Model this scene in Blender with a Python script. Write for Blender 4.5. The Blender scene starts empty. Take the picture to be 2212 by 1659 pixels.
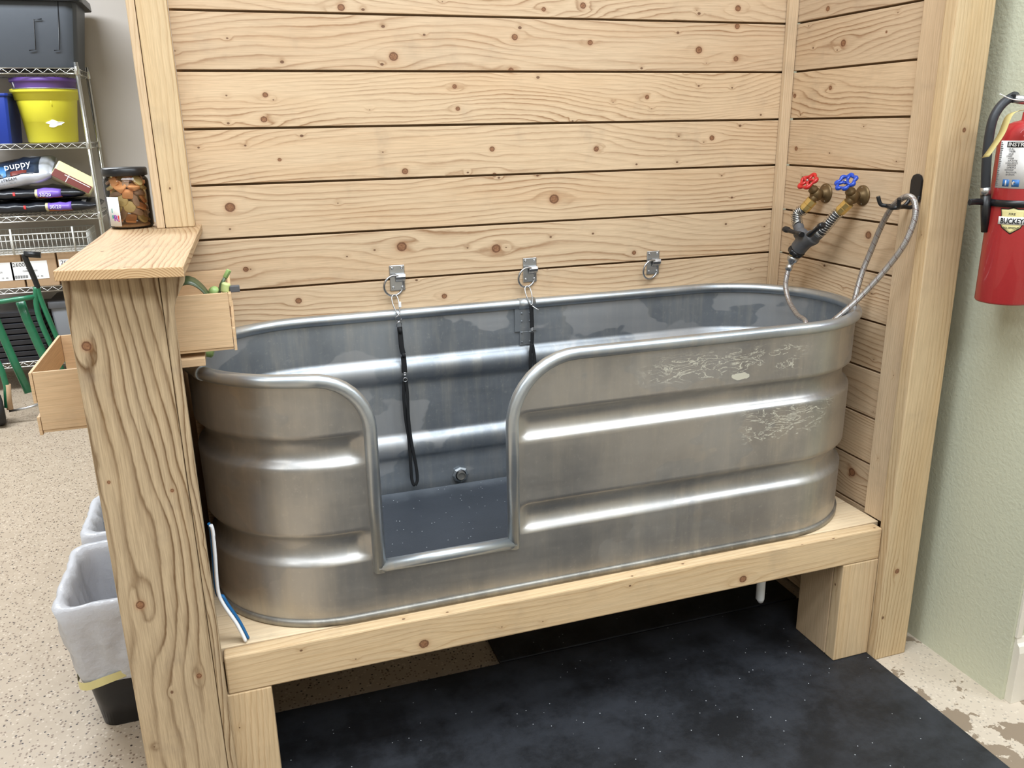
import bpy, bmesh, math, random
from mathutils import Vector, Matrix, Euler, Quaternion, noise as mnoise
random.seed(7)
PI = math.pi
sc = bpy.context.scene
COL = sc.collection
# ------------------------------------------------------------------ camera
CAM = Vector((-1.72867, -2.38076, 1.50389)); YAW, PIT, ROL, FPX = 0.318908, -0.298951, -0.01773, 1807.6
PW, PH = 2212, 1659
_f = Vector((math.sin(YAW)*math.cos(PIT), math.cos(YAW)*math.cos(PIT), math.sin(PIT)))
_r0 = Vector((math.cos(YAW), -math.sin(YAW), 0)); _u0 = _r0.cross(_f)
RI = _r0*math.cos(ROL)+_u0*math.sin(ROL); UP = -_r0*math.sin(ROL)+_u0*math.cos(ROL)
cam = bpy.data.cameras.new('camera'); co = bpy.data.objects.new('camera', cam); COL.objects.link(co)
m = Matrix((RI, UP, -_f)).transposed().to_4x4(); m.translation = CAM; co.matrix_world = m
cam.sensor_width = 36; cam.lens = FPX/PW*36; cam.clip_start = .02; cam.clip_end = 60
sc.camera = co
# ------------------------------------------------------------------ view and light
sc.view_settings.view_transform = 'Standard'; sc.view_settings.look = 'None'
sc.view_settings.gamma = 1; sc.view_settings.use_curve_mapping = False
sc.view_settings.exposure = 0.08
w = bpy.data.worlds.new('world'); sc.world = w; w.use_nodes = True
w.node_tree.nodes['Background'].inputs[0].default_value = (.9, .95, 1, 1)
w.node_tree.nodes['Background'].inputs[1].default_value = .25
def lamp(name, loc, sx, sy, power, col=(.92, .985, 1.05), rot=(0, 0, 0)):
    l = bpy.data.lights.new(name, 'AREA'); l.shape = 'RECTANGLE'; l.size = sx; l.size_y = sy; l.energy = power; l.color = col
    o = bpy.data.objects.new(name, l); o.location = loc; o.rotation_euler = rot; COL.objects.link(o); return o
CZ = 3.3
lamp('ceiling_light', (-1.3, -1.40, CZ-.06), 2.6, .9, 84)
lamp('ceiling_light', (-1.0, -3.5, CZ-.06), 2.6, .9, 64)
lamp('ceiling_light', (-4.2, -2.4, CZ-.06), 1.4, .45, 40)
lamp('ceiling_light', (-3.5, 1.9, CZ-.06), 2.2, .9, 165)
lamp('ceiling_light', (1.6, -2.6, CZ-.06), 1.2, .6, 60)

# ------------------------------------------------------------------ helpers
def at(x, y, ax, val):
    """point of a real plane (axis ax = val, metres) that shows at photo pixel x, y"""
    d = _f + RI*((x-PW/2)/FPX) - UP*((y-PH/2)/FPX)
    return CAM + d*((val-CAM[ax])/d[ax])
def tag(o, label=None, cat=None, group=None, kind=None):
    if label: o['label'] = label
    if cat: o['category'] = cat
    if group: o['group'] = group
    if kind: o['kind'] = kind
    return o
def thing(name, loc, label, cat, group=None, rz=0):
    o = bpy.data.objects.new(name, None); COL.objects.link(o); o.location = loc; o.rotation_euler = (0, 0, rz)
    o.empty_display_size = .05
    return tag(o, label, cat, group)
def wmat(o):
    M = Matrix.Translation(o.location) @ o.rotation_euler.to_matrix().to_4x4()
    return wmat(o.parent) @ M if o.parent else M
def copy_tree(o, parent=None):
    c = o.copy(); COL.objects.link(c); c.parent = parent
    for ch in list(o.children): copy_tree(ch, c)
    return c

class MB:
    """mesh builder, world coordinates"""
    def __init__(s): s.v = []; s.f = []; s.uv = []; s.seed = []; s.sm = []
    def face(s, idx, uv=None, seed=0., smooth=False):
        s.f.append(tuple(idx)); s.uv.append(uv); s.seed.append(seed); s.sm.append(smooth)
    def box(s, x0, x1, y0, y1, z0, z1, ax=0, seed=None, M=None):
        """ax: grain axis"""
        if seed is None: seed = random.random()
        b = len(s.v)
        P = [Vector((x, y, z)) for z in (z0, z1) for y in (y0, y1) for x in (x0, x1)]
        F = [(0, 2, 3, 1), (4, 5, 7, 6), (0, 1, 5, 4), (2, 6, 7, 3), (0, 4, 6, 2), (1, 3, 7, 5)]
        nax = [2, 2, 1, 1, 0, 0]
        for p in P: s.v.append(M @ p if M is not None else p)
        for f, n in zip(F, nax):
            oth = [a for a in (0, 1, 2) if a != n]
            if ax in oth: ua = ax; va = [a for a in oth if a != ax][0]
            else: ua, va = oth
            s.face([b+i for i in f], [(P[i][ua], P[i][va]) for i in f], seed)
        return s
    def prism(s, pts, axis, a, b, ax=0, seed=None, smooth=False):
        """polygon pts (2D in the other two axes, in axis order) extruded along axis from a to b"""
        if seed is None: seed = random.random()
        oth = [k for k in (0, 1, 2) if k != axis]; base = len(s.v); n = len(pts)
        for t in (a, b):
            for p in pts:
                q = [0, 0, 0]; q[axis] = t; q[oth[0]] = p[0]; q[oth[1]] = p[1]; s.v.append(Vector(q))
        def uv(i, n_ax):
            q = s.v[i]; o2 = [k for k in (0, 1, 2) if k != n_ax]
            if ax in o2: return (q[ax], q[[k for k in o2 if k != ax][0]])
            return (q[o2[0]], q[o2[1]])
        i0 = [base+i for i in range(n)]; i1 = [base+n+i for i in range(n)]
        s.face(i0[::-1], [uv(i, axis) for i in i0[::-1]], seed); s.face(i1, [uv(i, axis) for i in i1], seed)
        for i in range(n):
            j = (i+1) % n; q = [base+i, base+j, base+n+j, base+n+i]
            d = s.v[base+j]-s.v[base+i]; na = oth[1] if abs(d[oth[0]]) > abs(d[oth[1]]) else oth[0]
            s.face(q, [uv(k, na) for k in q], seed, smooth)
        return s
    def tube(s, path, r, n=12, closed=False, cap=True, smooth=True, sx=1., up=None):
        """r: number or list; sx: squashes the section along the frame's second axis"""
        P = [Vector(p) for p in path]; N = len(P); base = len(s.v)
        R = list(r) if isinstance(r, (list, tuple)) else [r]*N
        if len(R) != N: R = [R[min(len(R)-1, int(i*len(R)/N))] if N > 1 else R[0] for i in range(N)]
        T = []
        for i in range(N):
            if closed: t = P[(i+1) % N]-P[i-1]
            else: t = P[min(i+1, N-1)]-P[max(i-1, 0)]
            T.append(t.normalized() if t.length > 1e-9 else Vector((0, 0, 1)))
        a = Vector(up) if up is not None else (Vector((0, 0, 1)) if abs(T[0].z) < .9 else Vector((1, 0, 0)))
        u = (a-T[0]*a.dot(T[0])).normalized(); L = 0
        for i in range(N):
            if up is not None: u = (a-T[i]*a.dot(T[i])); u = u.normalized() if u.length > 1e-6 else Vector((1,0,0))
            elif i: 
                q = T[i-1].rotation_difference(T[i]); u = (q @ u); u = (u-T[i]*u.dot(T[i])).normalized()
            v = T[i].cross(u)
            for k in range(n):
                th = 2*PI*k/n; s.v.append(P[i]+(u*math.cos(th)*sx+v*math.sin(th))*R[i])
        segs = N if closed else N-1; L = 0
        for i in range(segs):
            j = (i+1) % N; l2 = L+(P[j]-P[i]).length
            for k in range(n):
                k2 = (k+1) % n
                s.face([base+i*n+k, base+i*n+k2, base+j*n+k2, base+j*n+k], [(L, k/n), (L, (k+1)/n), (l2, (k+1)/n), (l2, k/n)], 0, smooth)
            L = l2
        if cap and not closed:
            s.face([base+k for k in range(n)][::-1]); s.face([base+(N-1)*n+k for k in range(n)])
        return s
    def cyl(s, p0, p1, r, n=20, r2=None): return s.tube([p0, p1], [r, r if r2 is None else r2], n)
    def lathe(s, prof, o=(0, 0, 0), axis=(0, 0, 1), n=32, cap=True, smooth=True, lobes=0, lob=0.):
        """prof: list of (radius, height along axis)"""
        o = Vector(o); A = Vector(axis).normalized(); a = Vector((0, 0, 1)) if abs(A.z) < .9 else Vector((1, 0, 0))
        u = (a-A*a.dot(A)).normalized(); v = A.cross(u); base = len(s.v)
        for (r, h) in prof:
            for k in range(n):
                th = 2*PI*k/n; rr = r*(1+lob*math.cos(lobes*th)) if lobes else r
                s.v.append(o+A*h+(u*math.cos(th)+v*math.sin(th))*rr)
        for i in range(len(prof)-1):
            for k in range(n):
                k2 = (k+1) % n
                s.face([base+i*n+k, base+i*n+k2, base+(i+1)*n+k2, base+(i+1)*n+k], None, 0, smooth)
        if cap:
            s.face([base+k for k in range(n)][::-1]); s.face([base+(len(prof)-1)*n+k for k in range(n)])
        return s
    def grid(s, rows, smooth=True, closed=False, uvs=None):
        base = len(s.v); n = len(rows[0])
        for r in rows: s.v += [Vector(p) for p in r]
        for i in range(len(rows)-1):
            for k in range(n if closed else n-1):
                k2 = (k+1) % n; q = [base+i*n+k, base+i*n+k2, base+(i+1)*n+k2, base+(i+1)*n+k]
                s.face(q, [uvs(*divmod(t-base, n)) for t in q] if uvs else None, 0, smooth)
        return s
    def add(s, verts, faces, uv=None):
        b = len(s.v); s.v += [Vector(v) for v in verts]
        for f in faces: s.face([b+i for i in f])
        return s
    def build(s, name, mat, parent=None, bevel=0, seg=2, solid=0, sub=0, angle=None):
        me = bpy.data.meshes.new(name); vs = s.v
        if parent is not None:
            inv = wmat(parent).inverted(); vs = [inv @ Vector(v) for v in vs]
        me.from_pydata([tuple(v) for v in vs], [], s.f)
        ul = me.uv_layers.new(name='UVMap'); at_ = me.attributes.new('seed', 'FLOAT', 'FACE')
        li = 0
        for fi, p in enumerate(me.polygons):
            at_.data[fi].value = s.seed[fi]; p.use_smooth = s.sm[fi]
            uv = s.uv[fi]
            for k in range(p.loop_total):
                ul.data[li].uv = uv[k] if uv else (vs[p.vertices[k]][0]+vs[p.vertices[k]][1]*.3, vs[p.vertices[k]][2]); li += 1
        me.materials.append(mat)
        o = bpy.data.objects.new(name, me); COL.objects.link(o); o.parent = parent
        if solid:
            md = o.modifiers.new('solid', 'SOLIDIFY'); md.thickness = solid; md.offset = 0
        if bevel:
            md = o.modifiers.new('bevel', 'BEVEL'); md.width = bevel; md.segments = seg; md.limit_method = 'ANGLE'; md.angle_limit = .6
        if sub:
            md = o.modifiers.new('sub', 'SUBSURF'); md.levels = sub; md.render_levels = sub
        return o
def smoothpath(pts, k=8, closed=False):
    P = [Vector(p) for p in pts]; N = len(P); out = []
    rng = range(N) if closed else range(N-1)
    for i in rng:
        if closed: p0, p1, p2, p3 = P[i-1], P[i], P[(i+1) % N], P[(i+2) % N]
        else: p0, p1, p2, p3 = P[max(i-1, 0)], P[i], P[i+1], P[min(i+2, N-1)]
        for j in range(k):
            t = j/k; out.append(.5*((2*p1)+(p2-p0)*t+(2*p0-5*p1+4*p2-p3)*t*t+(3*p1-p0-3*p2+p3)*t**3))
    if not closed: out.append(P[-1])
    return out
def text_geo(txt, size, extr=.0004, align='LEFT', bold=0.):
    cu = bpy.data.curves.new('txt', 'FONT'); cu.body = txt; cu.size = size; cu.extrude = extr; cu.align_x = align; cu.resolution_u = 2; cu.offset = bold
    o = bpy.data.objects.new('txt', cu); COL.objects.link(o)
    dg = bpy.context.evaluated_depsgraph_get(); me = o.evaluated_get(dg).to_mesh()
    vs = [v.co.copy() for v in me.vertices]; fs = [tuple(p.vertices) for p in me.polygons]
    o.evaluated_get(dg).to_mesh_clear(); bpy.data.objects.remove(o); bpy.data.curves.remove(cu)
    return vs, fs
def text_on(mb, txt, size, org, ex, ey, extr=.0004, align='LEFT', bold=0., sx=1.):
    vs, fs = text_geo(txt, size, extr, align, bold); ex = Vector(ex).normalized(); ey = Vector(ey).normalized(); ez = ex.cross(ey); org = Vector(org)
    mb.add([org+ex*v.x*sx+ey*v.y+ez*v.z for v in vs], fs)

# ------------------------------------------------------------------ materials
def lin(c):
    return tuple(((x/255)/12.92 if x/255 <= .04045 else ((x/255+.055)/1.055)**2.4) for x in c)+(1,)
class NT:
    def __init__(s, name):
        s.m = bpy.data.materials.new(name); s.m.use_nodes = True; s.t = s.m.node_tree; s.t.nodes.clear()
        s.out = s.n('ShaderNodeOutputMaterial'); s.b = s.n('ShaderNodeBsdfPrincipled'); s.l(s.b.outputs[0], s.out.inputs[0])
    def n(s, t, **k):
        nd = s.t.nodes.new(t)
        for a, b in k.items(): setattr(nd, a, b)
        return nd
    def l(s, a, b): s.t.links.new(a, b)
    def setin(s, sock, v):
        if hasattr(v, 'is_output') or hasattr(v, 'links'): s.l(v, sock)
        else: sock.default_value = v
    def math(s, op, a, b=0., c=None, clamp=False):
        nd = s.n('ShaderNodeMath', operation=op, use_clamp=clamp); s.setin(nd.inputs[0], a); s.setin(nd.inputs[1], b)
        if c is not None: s.setin(nd.inputs[2], c)
        return nd.outputs[0]
    def vec(s, op, a, b=(0, 0, 0)):
        nd = s.n('ShaderNodeVectorMath', operation=op); s.setin(nd.inputs[0], a); s.setin(nd.inputs[1], b)
        return nd.outputs['Value'] if op in ('DOT_PRODUCT', 'LENGTH') else nd.outputs[0]
    def xyz(s, x, y, z=0.):
        nd = s.n('ShaderNodeCombineXYZ'); s.setin(nd.inputs[0], x); s.setin(nd.inputs[1], y); s.setin(nd.inputs[2], z); return nd.outputs[0]
    def sep(s, v):
        nd = s.n('ShaderNodeSeparateXYZ'); s.l(v, nd.inputs[0]); return nd.outputs
    def noise(s, v, sc_=5., det=3., rough=.5, dist=0.):
        nd = s.n('ShaderNodeTexNoise'); s.l(v, nd.inputs['Vector']); nd.inputs['Scale'].default_value = sc_; nd.inputs['Detail'].default_value = det
        nd.inputs['Roughness'].default_value = rough; nd.inputs['Distortion'].default_value = dist; return nd.outputs[0]
    def voro(s, v, sc_=5., feature='F1', rnd=1.):
        nd = s.n('ShaderNodeTexVoronoi', feature=feature); s.l(v, nd.inputs['Vector']); nd.inputs['Scale'].default_value = sc_; nd.inputs['Randomness'].default_value = rnd; return nd
    def ramp(s, f, stops, interp='LINEAR'):
        nd = s.n('ShaderNodeValToRGB'); cr = nd.color_ramp; cr.interpolation = interp
        while len(cr.elements) < len(stops): cr.elements.new(.5)
        for e, (p, c) in zip(cr.elements, stops): e.position = p; e.color = c if len(c) == 4 else lin(c)
        s.setin(nd.inputs[0], f); return nd.outputs[0]
    def step(s, f, a, b):
        nd = s.n('ShaderNodeMapRange', interpolation_type='SMOOTHSTEP'); s.setin(nd.inputs[0], f); nd.inputs[1].default_value = a; nd.inputs[2].default_value = b; return nd.outputs[0]
    def mix(s, f, a, b, mode='MIX'):
        nd = s.n('ShaderNodeMix', data_type='RGBA', blend_type=mode); s.setin(nd.inputs[0], f); s.setin(nd.inputs[6], a); s.setin(nd.inputs[7], b); return nd.outputs[2]
    def bump(s, h, strength=.3, dist=.002):
        nd = s.n('ShaderNodeBump'); s.l(h, nd.inputs['Height']); nd.inputs['Strength'].default_value = strength; nd.inputs['Distance'].default_value = dist; s.l(nd.outputs[0], s.b.inputs['Normal'])
    def obj(s): return s.n('ShaderNodeTexCoord').outputs['Object']
    def pos(s): return s.n('ShaderNodeNewGeometry').outputs['Position']
    def uvc(s): return s.n('ShaderNodeTexCoord').outputs['UV']

def plain(name, rgb, rough=.5, metal=0., nz=.0, nsc=30., bump=0., spec=.5, coat=0.):
    t = NT(name); c = lin(rgb)
    if nz:
        f = t.noise(t.obj(), nsc, 4)
        t.l(t.mix(f, tuple(x*(1-nz) for x in c[:3])+(1,), tuple(min(1, x*(1+nz)) for x in c[:3])+(1,)), t.b.inputs['Base Color'])
    else: t.b.inputs['Base Color'].default_value = c
    t.b.inputs['Roughness'].default_value = rough; t.b.inputs['Metallic'].default_value = metal
    t.b.inputs['Specular IOR Level'].default_value = spec; t.b.inputs['Coat Weight'].default_value = coat
    if bump: t.bump(t.noise(t.obj(), nsc*2, 4), bump)
    return t.m

def wood(name, light, dark, ringf=75., strength=.5, knots=(), pins=.5, warm=None, tintv=.10, grey=0., rough=.62, warp=.03, fine=.5):
    """pine; grain runs along U of the UV map (metres), seed = one number per board"""
    t = NT(name); uv = t.sep(t.uvc()); u, v = uv[0], uv[1]
    at_ = t.n('ShaderNodeAttribute', attribute_name='seed', attribute_type='GEOMETRY').outputs['Fac']
    sd = t.math('MULTIPLY', at_, 37.); P = t.xyz(u, v, 0.)
    vd = v; km = None
    for (ku, kv, kr) in knots:
        d = t.vec('SUBTRACT', P, (ku, kv, 0)); de = t.vec('MULTIPLY', d, (.42, 1., 0)); d2 = t.vec('DOT_PRODUCT', de, de)
        qq = t.math('MINIMUM', t.math('DIVIDE', kr*kr*3.2, t.math('ADD', d2, kr*kr*.3)), 1.0)
        vd = t.math('SUBTRACT', vd, t.math('MULTIPLY', t.math('MULTIPLY', t.sep(d)[1], qq), .95))
        dk = t.vec('MULTIPLY', d, (.9, 1., 0)); q = t.math('DIVIDE', kr*kr*.85, t.math('ADD', t.vec('DOT_PRODUCT', dk, dk), kr*kr*.02))
        km = q if km is None else t.math('MAXIMUM', km, q)
    # random small pin knots
    pv = t.xyz(t.math('ADD', t.math('MULTIPLY', u, 8.), sd), t.math('ADD', t.math('MULTIPLY', v, 11.), sd), 0.)
    vo = t.n('ShaderNodeTexVoronoi', feature='F1', voronoi_dimensions='2D'); t.l(pv, vo.inputs['Vector']); vo.inputs['Scale'].default_value = 1.; pd = vo.outputs['Distance']; pc = t.sep(vo.outputs['Color'])
    psz = t.math('MULTIPLY', t.math('MULTIPLY', pc[1], pc[1]), .03)
    pin = t.math('MULTIPLY', t.math('SUBTRACT', 1., t.step(t.math('SUBTRACT', pd, psz), .004, .022)), t.math('LESS_THAN', pc[0], pins))
    halo = t.math('MULTIPLY', t.math('SUBTRACT', 1., t.step(pd, .02, .16)), t.math('LESS_THAN', pc[0], pins))
    # grain field
    n1 = t.noise(t.xyz(t.math('MULTIPLY', u, 1.3), t.math('MULTIPLY', v, 5.), sd), 1., 2., .5)
    n2 = t.noise(t.xyz(t.math('MULTIPLY', u, .5), t.math('MULTIPLY', v, 1.2), t.math('ADD', sd, 9.)), 1.6, 1., .5)
    n3 = t.noise(t.xyz(t.math('MULTIPLY', u, 7.), t.math('MULTIPLY', v, 26.), sd), 1., 4., .6)
    g = t.math('ADD', vd, t.math('MULTIPLY', t.math('SUBTRACT', n1, .5), warp*2))
    g = t.math('ADD', g, t.math('MULTIPLY', t.math('SUBTRACT', n2, .5), warp*5))
    g = t.math('ADD', g, t.math('MULTIPLY', n3, .013)); g = t.math('ADD', g, t.math('MULTIPLY', halo, .006))
    n4 = t.noise(t.xyz(t.math('MULTIPLY', u, 1.6), t.math('MULTIPLY', v, 14.), t.math('ADD', sd, 21.)), 1., 2., .6)
    wn0 = t.n('ShaderNodeTexWhiteNoise', noise_dimensions='1D'); t.l(t.math('ADD', sd, 2.7), wn0.inputs['W'])
    fr = t.math('FRACT', t.math('MULTIPLY', g, t.math('MULTIPLY', ringf, t.math('ADD', .75, t.math('MULTIPLY', wn0.outputs[0], .9)))))
    ring = t.ramp(fr, [(0, (.1, .1, .1, 1)), (.3, (.0, .0, .0, 1)), (.7, (.35, .35, .35, 1)), (.88, (1, 1, 1, 1)), (1, (.15, .15, .15, 1))])
    ring = t.math('MULTIPLY', ring, t.math('MULTIPLY', t.math('ADD', t.math('MULTIPLY', n4, 2.6), -.75), strength, clamp=True), clamp=True)
    fib = t.noise(t.xyz(t.math('MULTIPLY', u, 14.), t.math('MULTIPLY', v, 420.), sd), 1., 3., .6)
    c = t.mix(ring, lin(light), lin(dark))
    lf = t.noise(t.xyz(t.math('MULTIPLY', u, 1.2), t.math('MULTIPLY', v, 9.), t.math('ADD', sd, 3.)), 1., 3., .6)
    c = t.mix(t.math('MULTIPLY', t.step(lf, .4, .75), .22), c, lin(warm or dark))
    c = t.mix(1., c, t.ramp(fib, [(.3, (1-fine*.34, 1-fine*.36, 1-fine*.38, 1)), (.65, (1.0, 1.0, 1.0, 1))]), 'MULTIPLY')
    wn = t.n('ShaderNodeTexWhiteNoise', noise_dimensions='1D'); t.l(sd, wn.inputs['W'])
    c = t.mix(1., c, t.ramp(wn.outputs[0], [(0, (1-tintv, 1-tintv, 1-tintv*.9, 1)), (.5, (1, 1-tintv*.25, 1-tintv*.7, 1)), (1, (1, 1, 1, 1))]), 'MULTIPLY')
    # weather smudges
    sm = t.noise(t.xyz(t.math('MULTIPLY', u, 9.), t.math('MULTIPLY', v, 6.), t.math('ADD', sd, 5.)), 1., 4., .6)
    c = t.mix(t.math('MULTIPLY', t.step(sm, .54, .8), .22+grey), c, lin((128, 116, 104)))
    kc = lin((112, 70, 42)); 
    c = t.mix(t.math('MULTIPLY', halo, .2), c, lin(dark))
    c = t.mix(t.math('MULTIPLY', pin, .85), c, lin((95, 62, 42)))
    h = t.math('SUBTRACT', t.math('MULTIPLY', fib, .3), t.math('ADD', t.math('MULTIPLY', ring, .5), t.math('MULTIPLY', pin, .8)))
    if km is not None:
        kn = t.noise(t.xyz(t.math('MULTIPLY', u, 240.), t.math('MULTIPLY', v, 240.), sd), 1., 3., .6)
        kk = t.math('MULTIPLY', km, t.math('ADD', .75, t.math('MULTIPLY', kn, .5)))
        c = t.mix(t.math('MULTIPLY', t.step(kk, .12, 1.1), .38), c, lin((160, 106, 66)))
        c = t.mix(t.math('MULTIPLY', t.step(kk, .85, 1.3), .9), c, lin((104, 68, 46)))
        ins = t.step(kk, 1.7, 2.6)
        c = t.mix(t.math('MULTIPLY', ins, .75), c, t.ramp(kn, [(.3, (118, 78, 54)), (.65, (166, 122, 88))]))
        h = t.math('SUBTRACT', h, t.math('MULTIPLY', t.step(kk, .85, 1.3), .6))
    t.l(c, t.b.inputs['Base Color']); t.b.inputs['Roughness'].default_value = rough; t.b.inputs['Specular IOR Level'].default_value = .3
    t.bump(h, .35, .0012)
    return t.m

def knot_list(px, ax, val, fu, fv):
    out = []
    for (x, y, r) in px:
        p = at(x, y, ax, val); k = (p-CAM).dot(_f)/FPX; out.append((round(fu(p), 4), round(fv(p), 4), max(.0035, r*k)))
    return out
KB = knot_list([(737,16,8),(1175,20,5),(1260,12,7),(1595,18,7),(1112,80,7),(1275,92,6),(1510,108,8),(1593,57,6),(1590,127,6),(850,122,10),(1104,152,6),
 (573,205,6),(570,258,7),(982,187,5),(989,235,5),(1398,210,5),(1538,298,6),(1288,322,6),(1063,322,6),(1068,378,5),(875,370,7),(604,345,4),
 (497,448,11),(1197,430,11),(868,533,11),(1072,537,10),(531,582,6),(645,650,7),(960,640,6),(1370,546,5)], 1, 0, lambda p: p.x, lambda p: p.z)
KR = knot_list([(1788,19,6),(1821,93,8),(1793,190,5),(1719,321,5),(1914,69,3),(1875,508,9),(1840,1020,10),(1716,207,5)], 0, 0, lambda p: p.y, lambda p: p.z)
KP = knot_list([(187,748,11),(303,1307,10),(235,1042,4),(372,1060,4),(430,1460,6)], 1, -.675, lambda p: p.z, lambda p: p.x)
KM = knot_list([(916,1391,11),(1605,1251,9)], 1, -.649, lambda p: p.x, lambda p: p.z)
KT = knot_list([(1938,1234,6),(2083,281,5),(2147,75,4)], 1, -.675, lambda p: p.z, lambda p: p.x)
M = {}
def plank_mat(name, kn): return wood(name, (218, 194, 163), (150, 112, 78), 62, .95, kn, warm=(208, 164, 118), tintv=.13, warp=.05, pins=.42)
M['post'] = wood('weathered_pine', (196, 174, 142), (112, 84, 54), 52, 1.25, KP, pins=.10, warm=(196, 156, 98), grey=.14, tintv=.04, warp=.062, fine=.8)
M['beam'] = wood('pine_beam', (218, 192, 154), (172, 132, 88), 60, .6, KM, pins=.35, warm=(214, 172, 112), tintv=.05)
M['deck'] = wood('pine_deck', (232, 212, 180), (192, 156, 114), 70, .45, (), pins=.3, tintv=.06)
M['trim'] = wood('pine_trim', (216, 192, 160), (176, 140, 100), 130, .55, (), pins=.2, tintv=.08)
M['rpost'] = wood('pine_stud', (214, 190, 152), (160, 122, 78), 66, .75, KT, pins=.15, warm=(210, 164, 100), tintv=.03)
M['cap'] = wood('pine_cap', (190, 164, 130), (140, 98, 62), 58, 1.1, (), pins=.1, warm=(222, 176, 116), tintv=.02, warp=.05)
M['ply'] = wood('thin_birch', (222, 192, 154), (200, 160, 116), 45, .35, (), pins=.0, tintv=.05, warm=(216, 170, 116))
M['shadewood'] = wood('rough_core', (170, 140, 104), (120, 86, 54), 60, .6, (), pins=.3)

def end_grain():
    t = NT('end_grain'); p = t.sep(t.pos()); v = t.xyz(p[0], p[2], 0)
    d = t.vec('LENGTH', t.vec('SUBTRACT', v, (-1.90, 1.19, 0))); f = t.math('FRACT', t.math('MULTIPLY', t.math('ADD', d, t.math('MULTIPLY', t.noise(t.obj(), 30., 2), .004)), 220.))
    c = t.ramp(f, [(0, (214, 184, 142)), (.6, (196, 160, 116)), (.9, (160, 122, 82)), (1, (214, 184, 142))]); t.l(c, t.b.inputs['Base Color']); t.b.inputs['Roughness'].default_value = .8
    return t.m
M['end'] = end_grain()

def galvanized(name, base, dark, metal=.85, rough=.38, patches=True, scratches=False):
    t = NT(name); o = t.pos(); p = t.sep(o)
    n = t.noise(o, 3.2, 5, .6); n2 = t.noise(t.xyz(t.math('MULTIPLY', p[0], 2.), t.math('MULTIPLY', p[1], 2.), t.math('MULTIPLY', p[2], 30.)), 2., 4., .6)
    n3 = t.noise(t.xyz(t.math('MULTIPLY', p[0], 30.), t.math('MULTIPLY', p[1], 30.), t.math('MULTIPLY', p[2], 3.)), 1., 4., .6)
    c = t.mix(t.step(n, .35, .7), lin(base), lin(dark))
    c = t.mix(t.math('MULTIPLY', t.step(n3, .42, .8), .28), c, lin((226, 218, 202)))
    sp = t.noise(o, 90., 3, .7)
    c = t.mix(t.math('MULTIPLY', t.step(sp, .55, .8), .25), c, lin((226, 224, 216)))
    r = t.math('ADD', rough-.06, t.math('MULTIPLY', n2, .16)); r = t.math('ADD', r, t.math('MULTIPLY', sp, .06))
    h = t.math('ADD', t.math('MULTIPLY', n, .6), t.math('MULTIPLY', sp, .05))
    mt = metal
    if patches:   # dried residue with a wavy outline
        q = t.noise(t.vec('MULTIPLY', o, (1.6, 1.6, 2.6)), 1.5, 4, .55); e = t.step(q, .53, .545)
        c = t.mix(t.math('MULTIPLY', e, .12 if scratches else .65), c, lin((122, 130, 138) if scratches else (184, 186, 188)))
        r = t.math('ADD', r, t.math('MULTIPLY', e, .08))
    if scratches:  # pale worn marks on the right of the front
        s1 = t.noise(t.xyz(t.math('MULTIPLY', p[0], 14.), p[1], t.math('MULTIPLY', p[2], 46.)), 1., 5., .62, 1.2)
        line = t.math('SUBTRACT', 1., t.step(t.math('ABSOLUTE', t.math('SUBTRACT', s1, .5)), .006, .02))
        s2 = t.noise(t.xyz(t.math('MULTIPLY', p[0], 5.), p[1], t.math('MULTIPLY', p[2], 7.)), 1., 3., .5); 
        bx = t.math('MULTIPLY', t.step(p[0], -.86, -.70), t.math('SUBTRACT', 1., t.step(p[0], -.38, -.30)))
        bx2 = t.math('MULTIPLY', t.step(p[0], -.60, -.46), t.math('SUBTRACT', 1., t.step(p[0], -.24, -.18)))
        b1 = t.math('MULTIPLY', t.step(p[2], .875, .895), t.math('SUBTRACT', 1., t.step(p[2], .945, .965)))
        b2 = t.math('MULTIPLY', t.step(p[2], .68, .70), t.math('SUBTRACT', 1., t.step(p[2], .775, .785)))
        msk = t.math('MULTIPLY', t.math('ADD', t.math('MULTIPLY', bx, b1), t.math('MULTIPLY', bx2, b2)), t.step(s2, .40, .46))
        msk = t.math('MULTIPLY', msk, t.math('LESS_THAN', p[1], -.5))
        dd = t.vec('LENGTH', t.vec('MULTIPLY', t.vec('SUBTRACT', o, (-.525, -.61, .879)), (.42, .1, 1.2)))
        blot = t.math('SUBTRACT', 1., t.step(t.math('ADD', dd, t.math('MULTIPLY', t.noise(o, 60., 3), .012)), .016, .0175))
        f = t.math('MAXIMUM', t.math('MULTIPLY', msk, line), blot); f = t.math('MULTIPLY', f, .8)
        c = t.mix(f, c, lin((206, 202, 182))); mt = t.math('SUBTRACT', metal, t.math('MULTIPLY', f, metal)); r = t.math('ADD', r, t.math('MULTIPLY', f, .2))
    t.l(c, t.b.inputs['Base Color']); t.l(r, t.b.inputs['Roughness']); t.setin(t.b.inputs['Metallic'], mt)
    t.bump(h, .15, .004)
    return t.m
M['galv'] = galvanized('galvanized_steel', (190, 188, 184), (158, 158, 158), .92, .36, True, True)
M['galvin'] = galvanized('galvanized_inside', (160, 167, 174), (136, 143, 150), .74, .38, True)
M['galvrim'] = galvanized('galvanized_pipe', (196, 204, 210), (166, 174, 182), .9, .32, False)
M['galvseam'] = galvanized('galvanized_seam', (160, 158, 152), (120, 118, 112), .8, .45, False)
M['zinc'] = plain('zinc_hardware', (190, 192, 194), .32, .95, .12, 60)
M['chrome'] = plain('chrome_wire', (214, 214, 210), .22, .95, .08, 40)
M['whitewire'] = plain('white_coated_wire', (214, 214, 208), .4, 0.)
M['brass'] = plain('bright_brass', (228, 202, 134), .36, .95, .1, 50)
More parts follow.
